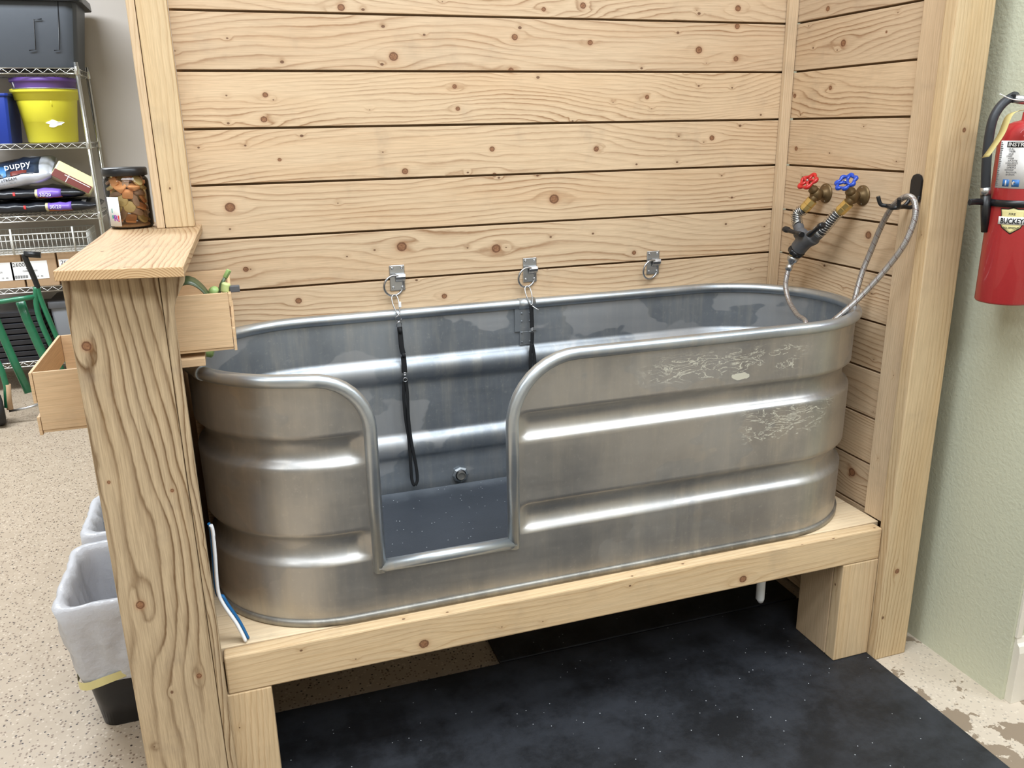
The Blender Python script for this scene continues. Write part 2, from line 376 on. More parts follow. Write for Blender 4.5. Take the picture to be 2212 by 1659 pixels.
M['bronze'] = plain('aged_brass', (116, 96, 66), .5, .7, .2, 60)
M['red'] = plain('red_paint', (188, 34, 34), .35, 0, .08, 40, coat=.3)
M['extred'] = plain('extinguisher_red', (170, 40, 42), .42, 0, .08, 200, coat=.4)
M['blue'] = plain('blue_paint', (26, 70, 178), .3, 0, .05, 40, coat=.3)
M['black'] = plain('black_plastic', (26, 27, 30), .35, 0, .2, 60)
M['blackrub'] = plain('black_rubber_hose', (42, 45, 50), .5, 0, .1, 60, .1)
M['webbing'] = plain('black_webbing', (17, 19, 22), .75, 0, .2, 300, .3)
M['greyplastic'] = plain('grey_plastic', (86, 87, 90), .5, 0, .08, 60)
M['darktote'] = plain('charcoal_tote', (68, 73, 80), .5, 0, .06, 30)
M['greytote'] = plain('grey_tote', (130, 134, 140), .5)
M['bluebin'] = plain('blue_plastic', (24, 52, 140), .42, 0, .05, 20)
M['yellow'] = plain('yellow_plastic', (228, 220, 62), .42, 0, .05, 20)
M['purple'] = plain('purple_plastic', (104, 74, 150), .4)
M['white'] = plain('white_plastic', (240, 242, 244), .35)
M['paper'] = plain('white_paper', (240, 240, 240), .7)
M['tealblue'] = plain('blue_silicone', (20, 96, 150), .45)
M['cardboard'] = plain('brown_cardboard', (176, 146, 114), .8, 0, .08, 60)
M['ink'] = plain('black_ink', (34, 34, 36), .7)
M['greyink'] = plain('grey_ink', (120, 120, 124), .7)
M['green'] = plain('green_enamel', (30, 112, 78), .35, 0, .3, 30, coat=.3)
M['rubbertyre'] = plain('black_tyre', (36, 34, 34), .7, 0, .2, 60)
M['bagblack'] = plain('black_bag_film', (34, 36, 42), .28, 0, .3, 14, .5)
M['baglav'] = plain('purple_print', (128, 100, 196), .4)
M['bagorange'] = plain('orange_print', (176, 100, 56), .4)
M['bagsilver'] = plain('silver_bag_film', (198, 202, 212), .28, .3, .1, 14, .5)
M['bagblue'] = plain('blue_print', (74, 130, 186), .35, 0, .4, 20)
M['bagnavy'] = plain('navy_print', (40, 52, 72), .35, 0, .6, 24)
M['cream'] = plain('cream_film', (222, 214, 166), .3, 0, .1, 20, .3)
M['maroon'] = plain('maroon_print', (112, 46, 38), .4)
M['tagtan'] = plain('cream_card_tag', (186, 172, 112), .6)
M['liner'] = None
M['avocado'] = plain('light_green_plastic', (150, 178, 110), .45)
M['limeknob'] = plain('pale_lime_plastic', (190, 204, 136), .4)
M['olive'] = plain('dark_olive_band', (78, 92, 62), .3, 0, .4, 30)
M['teal'] = plain('teal_print', (40, 160, 150), .6); M['violet'] = plain('violet_print', (150, 60, 170), .6); M['redprint'] = plain('red_print', (214, 60, 60), .6)
M['orangecookie'] = plain('orange_biscuit', (228, 160, 102), .8, 0, .15, 120, .3)
M['yellowcookie'] = plain('yellow_biscuit', (222, 200, 136), .8, 0, .15, 120, .3)
M['taupecookie'] = plain('brown_biscuit', (180, 148, 120), .8, 0, .15, 120, .3)
M['crumb'] = plain('biscuit_crumbs', (220, 180, 136), .9, 0, .3, 300, .5)
M['shieldcream'] = plain('cream_print', (232, 222, 160), .4)
M['labelblue'] = plain('blue_label_print', (60, 120, 190), .4)
t = NT('bag_liner'); t.b.inputs['Base Color'].default_value = lin((238, 240, 246)); t.b.inputs['Roughness'].default_value = .3
tr = t.n('ShaderNodeBsdfTranslucent'); tr.inputs[0].default_value = lin((224, 226, 232)); mx = t.n('ShaderNodeMixShader'); mx.inputs[0].default_value = .35
t.l(t.b.outputs[0], mx.inputs[1]); t.l(tr.outputs[0], mx.inputs[2]); t.l(mx.outputs[0], t.out.inputs[0]); t.bump(t.noise(t.obj(), 22., 4, .6), .6, .01); M['liner'] = t.m
t = NT('drawstring_film'); t.b.inputs['Base Color'].default_value = lin((222, 212, 150)); t.b.inputs['Roughness'].default_value = .35; M['draw'] = t.m
t = NT('clear_glass'); gl = t.n('ShaderNodeBsdfGlossy'); gl.inputs['Roughness'].default_value = .03; trn = t.n('ShaderNodeBsdfTransparent'); trn.inputs[0].default_value = (1, 1, 1, 1)
fr = t.n('ShaderNodeFresnel'); fr.inputs[0].default_value = 1.5; mx = t.n('ShaderNodeMixShader'); t.l(fr.outputs[0], mx.inputs[0]); t.l(trn.outputs[0], mx.inputs[1]); t.l(gl.outputs[0], mx.inputs[2]); t.l(mx.outputs[0], t.out.inputs[0]); M['glass'] = t.m
# braided steel hose
t = NT('braided_steel'); uv = t.sep(t.uvc()); a = t.math('SINE', t.math('ADD', t.math('MULTIPLY', uv[0], 1400.), t.math('MULTIPLY', uv[1], 12*PI))); b = t.math('SINE', t.math('SUBTRACT', t.math('MULTIPLY', uv[0], 1400.), t.math('MULTIPLY', uv[1], 12*PI)))
br = t.math('MULTIPLY', a, b); mk = t.math('LESS_THAN', t.math('FRACT', t.math('ADD', t.math('MULTIPLY', uv[0], 38.), uv[1])), .06)
t.l(t.mix(t.math('MULTIPLY', mk, .8), t.mix(t.math('ADD', .5, t.math('MULTIPLY', br, .5)), lin((150, 146, 144)), lin((214, 212, 210))), lin((110, 60, 56))), t.b.inputs['Base Color'])
t.b.inputs['Metallic'].default_value = .85; t.b.inputs['Roughness'].default_value = .35; t.bump(br, .5, .001); M['braid'] = t.m
# speckled epoxy floor, worn to bare concrete near the right wall
t = NT('speckled_epoxy'); o = t.obj(); p = t.sep(o)
v1 = t.voro(o, 120.); v2 = t.voro(o, 64.); c1 = t.sep(v1.outputs['Color'])
c = t.mix(t.noise(o, 14., 5, .7), lin((160, 144, 124)), lin((188, 172, 152)))
fl = t.math('MULTIPLY', t.math('LESS_THAN', v1.outputs['Distance'], .42), t.math('LESS_THAN', c1[0], .26)); c = t.mix(t.math('MULTIPLY', fl, .8), c, lin((112, 92, 76)))
fl = t.math('MULTIPLY', t.math('LESS_THAN', v1.outputs['Distance'], .45), t.math('GREATER_THAN', c1[1], .8)); c = t.mix(t.math('MULTIPLY', fl, .35), c, lin((226, 214, 196)))
c2 = t.sep(v2.outputs['Color']); fl = t.math('MULTIPLY', t.math('LESS_THAN', v2.outputs['Distance'], .2), t.math('LESS_THAN', c2[2], .22)); c = t.mix(fl, c, lin((58, 48, 44)))
rt = t.step(p[0], -.4, -.1); c = t.mix(t.math('MULTIPLY', rt, .45), c, lin((226, 216, 200)))
wr = t.noise(o, 7., 6, .65); near = t.math('MULTIPLY', t.step(p[0], -.1, 0.), t.math('SUBTRACT', 1., t.step(p[1], -1.15, -.8)))
wm = t.step(t.math('ADD', wr, t.math('MULTIPLY', near, .16)), .61, .62); c = t.mix(t.math('MULTIPLY', wm, rt), c, lin((140, 124, 106)))
t.l(c, t.b.inputs['Base Color']); t.b.inputs['Roughness'].default_value = .42; t.bump(t.noise(o, 120., 3), .25, .001); M['floor'] = t.m
# rubber stall mat
t = NT('stall_mat_rubber'); o = t.obj(); v1 = t.voro(o, 70.); c1 = t.sep(v1.outputs['Color'])
sp = t.math('MULTIPLY', t.math('LESS_THAN', v1.outputs['Distance'], .11), t.math('LESS_THAN', c1[0], .13))
c = t.mix(t.step(t.noise(o, 7., 6, .7), .35, .68), lin((17, 19, 23)), lin((44, 47, 53))); c = t.mix(sp, c, lin((176, 180, 184)))
t.l(c, t.b.inputs['Base Color']); t.b.inputs['Roughness'].default_value = .55; t.bump(t.noise(o, 180., 3), .4, .001); M['mat'] = t.m
t = NT('tub_mat_rubber'); o = t.obj(); v1 = t.voro(o, 110.); c1 = t.sep(v1.outputs['Color'])
sp = t.math('MULTIPLY', t.math('LESS_THAN', v1.outputs['Distance'], .16), t.math('LESS_THAN', c1[0], .10))
edge = t.math('MULTIPLY', t.step(t.math('ADD', t.sep(o)[1], t.math('MULTIPLY', t.noise(o, 14., 4, .6), .08)), -.075, -.01), .35)
c = t.mix(t.noise(o, 6., 5, .65), lin((44, 50, 58)), lin((66, 72, 82))); c = t.mix(edge, c, lin((130, 138, 146))); c = t.mix(sp, c, lin((190, 194, 198)))
t.l(c, t.b.inputs['Base Color']); t.b.inputs['Roughness'].default_value = .5; t.bump(t.noise(o, 180., 3), .3, .001); M['tubmat'] = t.m
def wallmat(name, rgb, bsc, st):
    t = NT(name); o = t.obj(); c = t.mix(t.noise(o, 1.4, 3), lin(rgb), lin(tuple(int(x*.94) for x in rgb))); t.l(c, t.b.inputs['Base Color']); t.b.inputs['Roughness'].default_value = .7
    t.bump(t.noise(o, bsc, 4, .6), st, .003); return t.m
M['sage'] = wallmat('sage_green_wall', (212, 214, 190), 90., .55)
M['greige'] = wallmat('grey_beige_wall', (206, 198, 190), 60., .15)
M['offwhite'] = wallmat('off_white_wall', (206, 200, 188), 60., .15)
M['ceil'] = wallmat('white_ceiling', (226, 224, 218), 40., .1)
M['whitetrim'] = plain('cream_trim_paint', (226, 220, 206), .45, 0, .05, 20)

# ================================================================== SETTING
FZ = -.047
def struct(name, mb, mat, bevel=0, label=None): return tag(mb.build(name, mat, None, bevel), label, None, None, 'structure')
struct('floor', MB().box(-6.0, 3.0, -5.0, 4.05, FZ-.1, FZ), M['floor'])
struct('ceiling', MB().box(-6.0, 3.0, -5.0, 4.05, CZ, CZ+.1), M['ceil'])
struct('wall_far', MB().box(-6.0, .165, 3.95, 4.05, FZ, CZ), M['greige'])
struct('wall_left', MB().box(-6.1, -6.0, -5.0, 4.05, FZ, CZ), M['offwhite'])
struct('wall_front', MB().box(-6.0, 3.0, -5.1, -5.0, FZ, CZ), M['offwhite'])
struct('wall_right', MB().box(.165, .265, -.94, 4.05, FZ, CZ), M['sage'])
struct('wall_side', MB().box(.265, 3.0, -.94, -.84, FZ, CZ), M['sage'])
struct('wall_end', MB().box(3.0, 3.1, -5.0, -.84, FZ, CZ), M['offwhite'])
# baseboard with moulded top on the wall that faces the viewer at far right
bb = MB(); bb.prism([(-.962, FZ), (-.94, FZ), (-.94, FZ+.20), (-.946, FZ+.20), (-.95, FZ+.185), (-.957, FZ+.178), (-.962, FZ+.16)], 0, .175, 3.0)
struct('baseboard_right', bb, M['whitetrim'], .001)
cb = MB().box(.155, .172, -.944, -.925, FZ+.09, .62); 
struct('trim_1', MB().box(.172, .19, -.948, -.94, FZ+.20, .46), M['whitetrim'], .001)

# plank walls: seams measured on the photo
Z0, PT = 1.7916, .1409
def planks(name, knots, wall):
    mb = MB(); k = -8; mats = []
    while True:
        zt = Z0-(k-1)*PT; zb = Z0-k*PT
        if zt < FZ+.02: break
        zt = min(zt, CZ); zb = max(zb, FZ); g = .0030
        if zb < CZ:
            mats.append(plank_mat('pine_plank', [q for q in knots if zb-.02 < q[1] < zt+.02]))
            rr = random.Random(k*7+(3 if wall == 'r' else 0)); xl = -1.884 if zt < 1.262 else -1.812; j = rr.uniform(-.001, .001); sdd = rr.random()
            if wall == 'b': mb.box(xl, .0, 0.0+j+.001, .02, zb+g, zt-g, 0, sdd)
            else: mb.box(0.0+j+.001, .02, -.56, 0, zb+g, zt-g, 1, sdd)
        k += 1
    o = struct(name, mb, mats[0], .0012)
    for m_ in mats[1:]: o.data.materials.append(m_)
    for i, p in enumerate(o.data.polygons): p.material_index = i//6
    return o
planks('wall_back', KB, 'b'); planks('wall_plank_right', KR, 'r')
struct('wall_backing', MB().box(-1.812, .0, .0215, .09, FZ, CZ), M['shadewood'])
struct('wall_backing_right', MB().box(.0215, .09, -.635, .0, FZ, CZ), M['shadewood'])
struct('trim_2', MB().box(-.034, -.001, -.018, -.001, FZ, CZ, 2), M['trim'], .002)       # corner batten
struct('trim_3', MB().box(-.019, .0005, -.634, -.545, .381, CZ, 2), M['trim'], .002)      # board beside the stud
struct('trim_4', MB().box(-.040, .078, -.675, -.636, FZ, CZ, 2), M['rpost'], .004)        # right stud
# upper left post: two pieces
struct('trim_5', MB().box(-1.903, -1.8835, -.058, .03, 1.2705, CZ, 2), M['trim'], .002)
struct('trim_6', MB().box(-1.882, -1.8125, -.06, -.001, 1.2705, CZ, 2), M['rpost'], .003)

# ================================================================== HALF WALL LEFT
hw = thing('half_wall', (-1.94, -.35, FZ), 'wood half wall with wide grained front board left of the metal tub', 'half wall')
mb = MB().box(-2.032, -1.867, -.675, -.637, FZ, 1.2505, 2); mb.build('front_board', M['post'], hw, .004)
# side board with flared bracket top
prof = [(-1.866, FZ), (-1.848, FZ), (-1.848, 1.165), (-1.846, 1.18), (-1.840, 1.198), (-1.830, 1.216), (-1.822, 1.228), (-1.817, 1.2505), (-1.866, 1.2505)]
MB().prism(prof, 1, -.675, -.651, 2).build('bracket_board', M['post'], hw, .002)
MB().box(-1.985, -1.877, -.637, -.001, FZ, 1.2505, 2).build('core', M['shadewood'], hw)
cap = MB().prism([(-2.037, -.705), (-1.816, -.752), (-1.797, .0), (-1.813, .0), (-1.813, .13), (-2.018, .13)], 2, 1.251, 1.270, 1)
co_ = cap.build('ledge_board', M['cap'], hw, .0015)
co_.data.materials.append(M['end'])
for p in co_.data.polygons:
    if p.normal.y < -.7: p.material_index = 1

# ================================================================== PLATFORM
pf = thing('tub_platform', (-.95, -.33, FZ+.012), 'low pine platform that carries the galvanized tub', 'platform')
mb = MB(); 
prof = [(-.649, .283), (-.611, .283), (-.611, .38), (-.649, .38)]
MB().box(-1.846, -.042, -.649, -.611, .283, .380, 0).build('front_beam', M['beam'], pf, .004)
y = -.6075
for i in range(5):
    y1 = min(y+.138, -.003); x1 = -.021 if i == 0 and False else -.021
    MB().box(-1.8760, -.0205, y, y1, .342, .380, 0).build('deck_board', M['deck'], pf, .002)
    y = y1+.002
    if y > -.02: break
MB().box(-1.846, -.0415, -.30, -.262, .20, .341, 0).build('joist', M['shadewood'], pf, .003)
def leg(x0, x1, ybk):
    l = MB().box(x0, x1, -.649, -.611, -.035, .282, 2).build('leg', M['beam'], pf, .003)
leg(-1.856, -1.752, 0); leg(-.165, -.042, 0)
MB().box(-.165, -.127, -.609, -.47, -.035, .341, 2).build('leg', M['trim'], pf, .003)
MB().box(-1.79, -1.752, -.609, -.55, -.035, .341, 2).build('leg', M['trim'], pf, .003)

# rubber mat on the floor
fm = MB(); fm.box(-1.85, -.042, -.6755, -.32, FZ+.0005, -.0355, 0); fm.box(-1.85, -.042, -3.2, -.676, FZ+.0005, -.0355, 0)
fm = MB().prism([(-1.86, -3.2), (-.040, -3.2), (-.041, -.32), (-1.86, -.32)], 2, FZ+.0005, -.0355)
bm_ = MB().box(-1.10, -.042, -.312, -.006, FZ+.0005, -.0365, 0)  # dark sheet in mat colour, added to deepen the shade under the platform
tag(bm_.build('back_shade_sheet', M['mat'], None, .003), 'dark sheet added on the floor to deepen the shade under the back of the platform', 'mat')
tag(fm.build('floor_mat', M['mat'], None, .003), 'large black speckled rubber mat on the floor in front of the platform', 'mat')

# ================================================================== TUB
XC, YC, BH, LH = -.938, -.314, .291, .915     # centre, half width, half length
AE = .303; TZ0, TZ1 = .383, .985
tub = thing('stock_tank', (XC, YC, TZ0), 'galvanized oval stock tank with a cut out doorway, standing on the pine platform', 'tub')
def loop_pts(off, step=.008):
    b = BH+off; a = AE+off; L = LH-AE; pts = []
    nS = int(2*L/step); nE = int(PI*(AE+BH)/2/step)
    for i in range(nS): pts.append((XC-L+2*L*i/nS, YC-b))
    for i in range(nE): th = -PI/2+PI*i/nE; pts.append((XC+L+a*math.cos(th), YC+b*math.sin(th)))
    for i in range(nS): pts.append((XC+L-2*L*i/nS, YC+b))
    for i in range(nE): th = PI/2+PI*i/nE; pts.append((XC-L+a*math.cos(th), YC+b*math.sin(th)))
    return pts
OX0, OX1, OZ = -1.480, -1.146, .519; RL, RR = .125, .165
def in_open(x, z):
    if OX0 < x < OX1 and z > OZ: return True
    if OX0-RL < x <= OX0 and z > TZ1-RL and (x-(OX0-RL))**2+(z-(TZ1-RL))**2 > RL*RL: return True
    if OX1 <= x < OX1+RR and z > TZ1-RR and (x-(OX1+RR))**2+(z-(TZ1-RR))**2 > RR*RR: return True
    return False
def rib(z, x, front):
    d = 0
    for zc, hw_ in ((.818, .034), (.578, .036)):
        q = (z-zc)/hw_
        if abs(q) < 1: d += .021*(1-q*q)**.62
    if front:      # grooves fade out beside the doorway
        dd = min(abs(x-OX0), abs(x-OX1)); 
        if OX0 < x < OX1: dd = 0
        d *= max(0, min(1, (dd-.012)/.03))
    return d
base = loop_pts(0); n = len(base); NZ = 84; rows = []
cen = []
for k in range(n):
    p, q = Vector(base[k-1]), Vector(base[(k+1) % n]); tt = (q-p).normalized(); cen.append(Vector((tt.y, -tt.x)))
zs = [TZ0+(TZ1-TZ0)*j/NZ for j in range(NZ+1)]
shell = MB(); vidx = {}
for j, z in enumerate(zs):
    for k, (x, yv) in enumerate(base):
        front = yv < YC-BH+.012
        off = -rib(z, x, front)+.006*(z-TZ0)/(TZ1-TZ0)
        off += .0015*mnoise.noise(Vector((x*3, yv*3, z*4)))
        if front and OX0-.02 < x < OX1+.02 and z < .54: off += 0
        shell.v.append(Vector((x+cen[k].x*off, yv+cen[k].y*off, z)))
for j in range(NZ):
    for k in range(n):
        k2 = (k+1) % n; xm = (base[k][0]+base[k2][0])/2; zm = (zs[j]+zs[j+1])/2
        if base[k][1] < YC-BH+.012 and in_open(xm, zm): continue
        shell.face([j*n+k, j*n+k2, (j+1)*n+k2, (j+1)*n+k], None, 0, True)
so = shell.build('tank_wall', M['galv'], tub, solid=.0016)
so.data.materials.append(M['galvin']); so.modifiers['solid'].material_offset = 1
# base flange and floor
fl_ = MB(); P0 = loop_pts(.004, .02); P1 = loop_pts(.0075, .02); P2 = loop_pts(.0, .02)
fl_.grid([[(x, y, .381) for x, y in P0], [(x, y, .383) for x, y in P1], [(x, y, .395) for x, y in P1], [(x, y, .398) for x, y in P0], [(x, y, .398) for x, y in P2]], closed=True)
fl_.build('base_seam', M['galvseam'], tub)
ff = MB(); Pf = loop_pts(-.003, .03); ff.v = [Vector((x, y, .390)) for x, y in Pf]; ff.face(range(len(Pf))); ff.build('tank_floor', M['galvin'], tub, solid=.002)
# rim: runs round the top, then down into the doorway
RT = .0155; rimz = TZ1+.003
path = []
bl = loop_pts(.006, .02)
ys = YC-BH-.006
right = [p for p in bl if p[1] < ys+.001 and p[0] >= OX1+RR]; left = [p for p in bl if p[1] < ys+.001 and p[0] <= OX0-RL]
rest = [p for p in bl if p[1] >= ys+.001 and not (OX0-RL-.01 < p[0] < OX1 and p[1] < YC)]
order = [(OX1+RR, ys)]+sorted(right)[1:]+rest+[p for p in sorted(left) if p[0] < OX0-RL-.005]+[(OX0-RL, ys)]
rimp = [(x, y, rimz) for x, y in order]
RP = .0156; ax = []
for i in range(11): th = PI/2*(i/10); ax.append((OX0-RL+RL*math.sin(th), ys, rimz-RL+RL*math.cos(th)))
ax.append((OX0, ys, OZ+.0))
bx = [(OX1, ys, OZ)]
for i in range(11): th = PI/2*(1-i/10); bx.append((OX1+RR-RR*math.sin(th), ys, rimz-RR+RR*math.cos(th)))
MB().tube([(OX1, ys, OZ-.012)]+bx[1:-1]+rimp+ax[1:-1]+[(OX0, ys, OZ-.012)], RT, 18).build('rim_pipe', M['galvrim'], tub)
MB().tube([(OX0-.004, ys, OZ), (OX1+.004, ys, OZ)], RP, 16).build('doorway_sill', M['galvrim'], tub)
# couplings on the rim and seam plates inside
pc = at(1135, 652, 1, YC+BH); xs = pc.x; yb_ = YC+BH+.006
MB().tube([(xs-.022, yb_, rimz), (xs+.03, yb_, rimz)], RT+.0022, 16).build('rim_coupling', M['galvrim'], tub)
qx = XC-(LH-AE); qq = at(441, 803, 2, rimz); th = math.atan2((qq.y-YC)/(BH+.006), (qq.x-qx)/(AE+.006))
pa = [(qx+(AE+.006)*math.cos(th+d), YC+(BH+.006)*math.sin(th+d), rimz) for d in (-.03, 0, .03)]
MB().tube(pa, RT+.002, 16).build('rim_coupling', M['galvrim'], tub)
sp_ = MB().box(xs-.035, xs+.035, YC+BH-.0015, YC+BH+.004, rimz-.085, rimz-.008); 
sp_.box(xs-.02, xs+.02, YC+BH-.0015, YC+BH+.004, .86, rimz-.085)
for zz in (.96, .935, .9, .87):
    for dx in (-.013, .013): sp_.cyl((xs+dx, YC+BH-.001, zz), (xs+dx, YC+BH-.004, zz), .0028, 10)
sp_.build('seam_plate', M['galvin'], tub, .001)
dp = at(994, 1024, 1, YC+BH); dr = MB(); o_ = (dp.x, YC+BH-.002, dp.z)
dr.lathe([(.026, 0), (.026, .005), (.020, .008), (.017, .008)], o_, (0, -1, 0), 8, smooth=False); dr.build('drain_flange', M['galvrim'], tub)
MB().lathe([(.0175, .006), (.0175, .009), (.0, .009)], o_, (0, -1, 0), 24, cap=False).build('drain_gasket', M['black'], tub)
MB().lathe([(.014, .008), (.014, .015), (.0115, .0155), (.011, .012), (.0, .012)], o_, (0, -1, 0), 24, smooth=False).build('drain_plug', M['galvseam'], tub)
for (px_, py_) in ((1412, 639), (866, 690)):
    q = at(px_, py_, 1, YC+BH-.002); MB().lathe([(.004, 0), (.004, .002), (.002, .003)], (q.x, YC+BH-.002, q.z), (0, -1, 0), 12).build('screw', M['zinc'], tub)
# mat lying in the tub
im = MB(); Pi = loop_pts(-.024, .03); im.v = [Vector((x, y, z)) for z in (.392, .443) for x, y in Pi]; N_ = len(Pi)
im.face(range(N_)[::-1]); im.face(range(N_, 2*N_))
for i in range(N_): im.face([i, (i+1) % N_, N_+(i+1) % N_, N_+i])
tag(im.build('rubber_tub_mat', M['tubmat'], None, .003), 'black speckled rubber mat lying inside the metal tub', 'mat')
# drain pipe below the tub
q = at(1641, 1300, 1, -.5)
pv = MB().tube([(q.x, -.5, .341), (q.x, -.5, q.z+.012), (q.x+.004, -.5, q.z)], [.013, .013, .008], 16)
tag(pv.build('drain_pipe', M['white']), 'short white plastic pipe hanging under the platform in the dark', 'pipe')

# ================================================================== TIE RINGS AND LOOPS
def ring_set(px_, py_, label):
    p = at(px_, py_, 1, 0); x, z = p.x, p.z
    r = thing('tie_ring', (x, 0, z), label, 'tie ring', 'metal tie rings screwed to the back wall')
    pl = MB().box(x-.022, x+.022, -.003, .0008, z-.037, z+.037); pl.build('plate', M['zinc'], r, .002)
    br = MB()
    prof_ = [(-.003, -.010), (-.006, -.008), (-.012, -.001), (-.014, .004), (-.012, .010), (-.0028, .012), (-.0028, .0135), (-.0135, .0115), (-.0165, .004), (-.0135, -.003), (-.007, -.010), (-.003, -.012)]
    br.prism([(a, z+b) for a, b in prof_], 0, x-.006, x+.0215); br.build('bent_tab', M['zinc'], r, .0005)
    for dx in (-.014, .014):
        for dz in (-.027, .029):
            s_ = MB().lathe([(.0042, 0), (.0040, .0014), (.0022, .0026), (.0009, .0026), (.0008, .0016)], (x+dx, -.003, z+dz), (0, -1, 0), 14); s_.build('screw', M['zinc'], r)
    rg = MB(); cxr = x-.013; czr = z-.020; R_ = .0300; pp = []
    for i in range(32):
        a = 2*PI*i/32; pp.append((cxr+R_*math.cos(a), -.012-.010*math.cos(a-2.6), czr+R_*math.sin(a)))
    rg.tube(pp, .0031, 10, closed=True); rg.build('ring', M['zinc'], r)
    return r, Vector((cxr, -.016, czr-R_))
r1, h1 = ring_set(858, 600, 'leftmost metal tie ring on the back wall, a long black loop clipped to it')
r2, h2 = ring_set(1144, 583, 'middle metal tie ring on the back wall above the tub seam')
r3, h3 = ring_set(1410, 567, 'rightmost metal tie ring on the back wall, with nothing clipped to it')
def flatstrap(mb, path, w_, th=.0012):
    w_ *= 1.3; P = smoothpath(path, 6); N = len(P)
    mb.tube(P, th, 8, sx=w_/2/th, up=(1, 0, 0))
YS = -.047
def grooming_loop(h, full, label):
    """carabiner + webbing"""
    g = thing('grooming_loop', h, label, 'grooming loop')
    x, z = h.x, h.z; y = YS
    # snap hook
    cb_ = MB(); pp = [(x-.003, -.016, z+.004), (x-.010, -.02, z-.004), (x-.008, -.03, z-.025), (x+.001, -.038, z-.049), (x+.008, -.036, z-.044), (x+.009, -.028, z-.02), (x+.006, -.018, z-.001)]
    cb_.tube(smoothpath(pp, 6, True), .0019, 8, closed=True); cb_.build('snap_hook', M['zinc'], g)
    if full:
        MB().box(x+.006, x+.014, -.036, -.028, z-.030, z-.014).build('white_tab', M['white'], g, .0015)
        rr = MB()
        for (dx, dz) in ((0, -.060), (.002, -.078)):
            rr.tube([(x+dx+.0075*math.cos(a), y+.003*math.cos(a+1), z+dz+.009*math.sin(a)) for a in [2*PI*i/20 for i in range(20)]], .0013, 8, closed=True)
        rr.build('wire_ring', M['zinc'], g)
        s_ = MB(); flatstrap(s_, [(x+.003, y, z-.084), (x+.004, y, z-.11), (x+.0055, y, z-.145), (x+.009, y, z-.165)], .0115)
        s_.tube([(x+.003, y, z-.087), (x+.004, y-.003, z-.095), (x+.004, y, z-.102)], [.005, .0062, .005], 10)
        s_.tube([(x+.009, y, z-.163), (x+.010, y-.002, z-.169), (x+.009, y, z-.175)], [.004, .0062, .004], 10); 
        flatstrap(s_, [(x+.009, y, z-.172), (x+.010, y, z-.20), (x+.010, y, z-.222)], .012)
        s_.build('webbing', M['webbing'], g)
        k = MB()
        for dz in (-.225, -.231): k.lathe([(.0042, 0), (.0046, .002), (.0042, .004)], (x+.010, y, z+dz), (0, 0, 1), 14)
        k.tube([(x+.010+.006*math.cos(a), y-.004, z-.243+.006*math.sin(a)) for a in [2*PI*i/20 for i in range(20)]], .0012, 8, closed=True)
        k.build('ferrule', M['zinc'], g)
        l_ = MB(); zb = .463
        flatstrap(l_, [(x+.008, y, z-.24), (x+.004, y, z-.29), (x+.005, y, z-.36), (x+.012, y, z-.44), (x+.012, y-.003, zb+.06), (x+.013, y-.006, zb+.015), (x+.020, y-.008, zb), (x+.029, y-.006, zb+.015), (x+.028, y-.003, zb+.06), (x+.018, y-.003, z-.44), (x+.013, y-.004, z-.36), (x+.014, y-.003, z-.29), (x+.012, y-.002, z-.24)], .0075, .0013)
        l_.build('noose', M['webbing'], g)
    else:
        s_ = MB(); flatstrap(s_, [(x, y, z-.048), (x+.001, y, z-.07), (x+.002, y, z-.10), (x+.002, y, z-.118)], .010); flatstrap(s_, [(x+.003, y, z-.132), (x+.002, y, z-.16), (x, y, z-.172)], .009)
        flatstrap(s_, [(x, y, z-.168), (x-.004, y-.003, z-.19), (x-.006, y-.004, z-.23), (x-.004, y-.003, z-.26), (x+.002, y-.004, z-.30), (x+.008, y-.003, z-.26), (x+.009, y-.002, z-.22), (x+.003, y, z-.17)], .008); s_.build('webbing', M['webbing'], g)
        k = MB()
        for dz in (-.122, -.128): k.lathe([(.0040, 0), (.0044, .002), (.0040, .004)], (x+.002, y, z+dz), (0, 0, 1), 14)
        k.build('ferrule', M['zinc'], g)
        MB().tube([(x+.002, y-.004, z-.050), (x+.012, y-.008, z-.058), (x+.022, y-.006, z-.064)], .0013, 8).build('zip_tie', M['white'], g)
grooming_loop(h1, True, 'long black webbing loop hanging from the leftmost tie ring down into the tub')
grooming_loop(h2, False, 'shorter black webbing loop hanging from the middle tie ring behind the tub front')

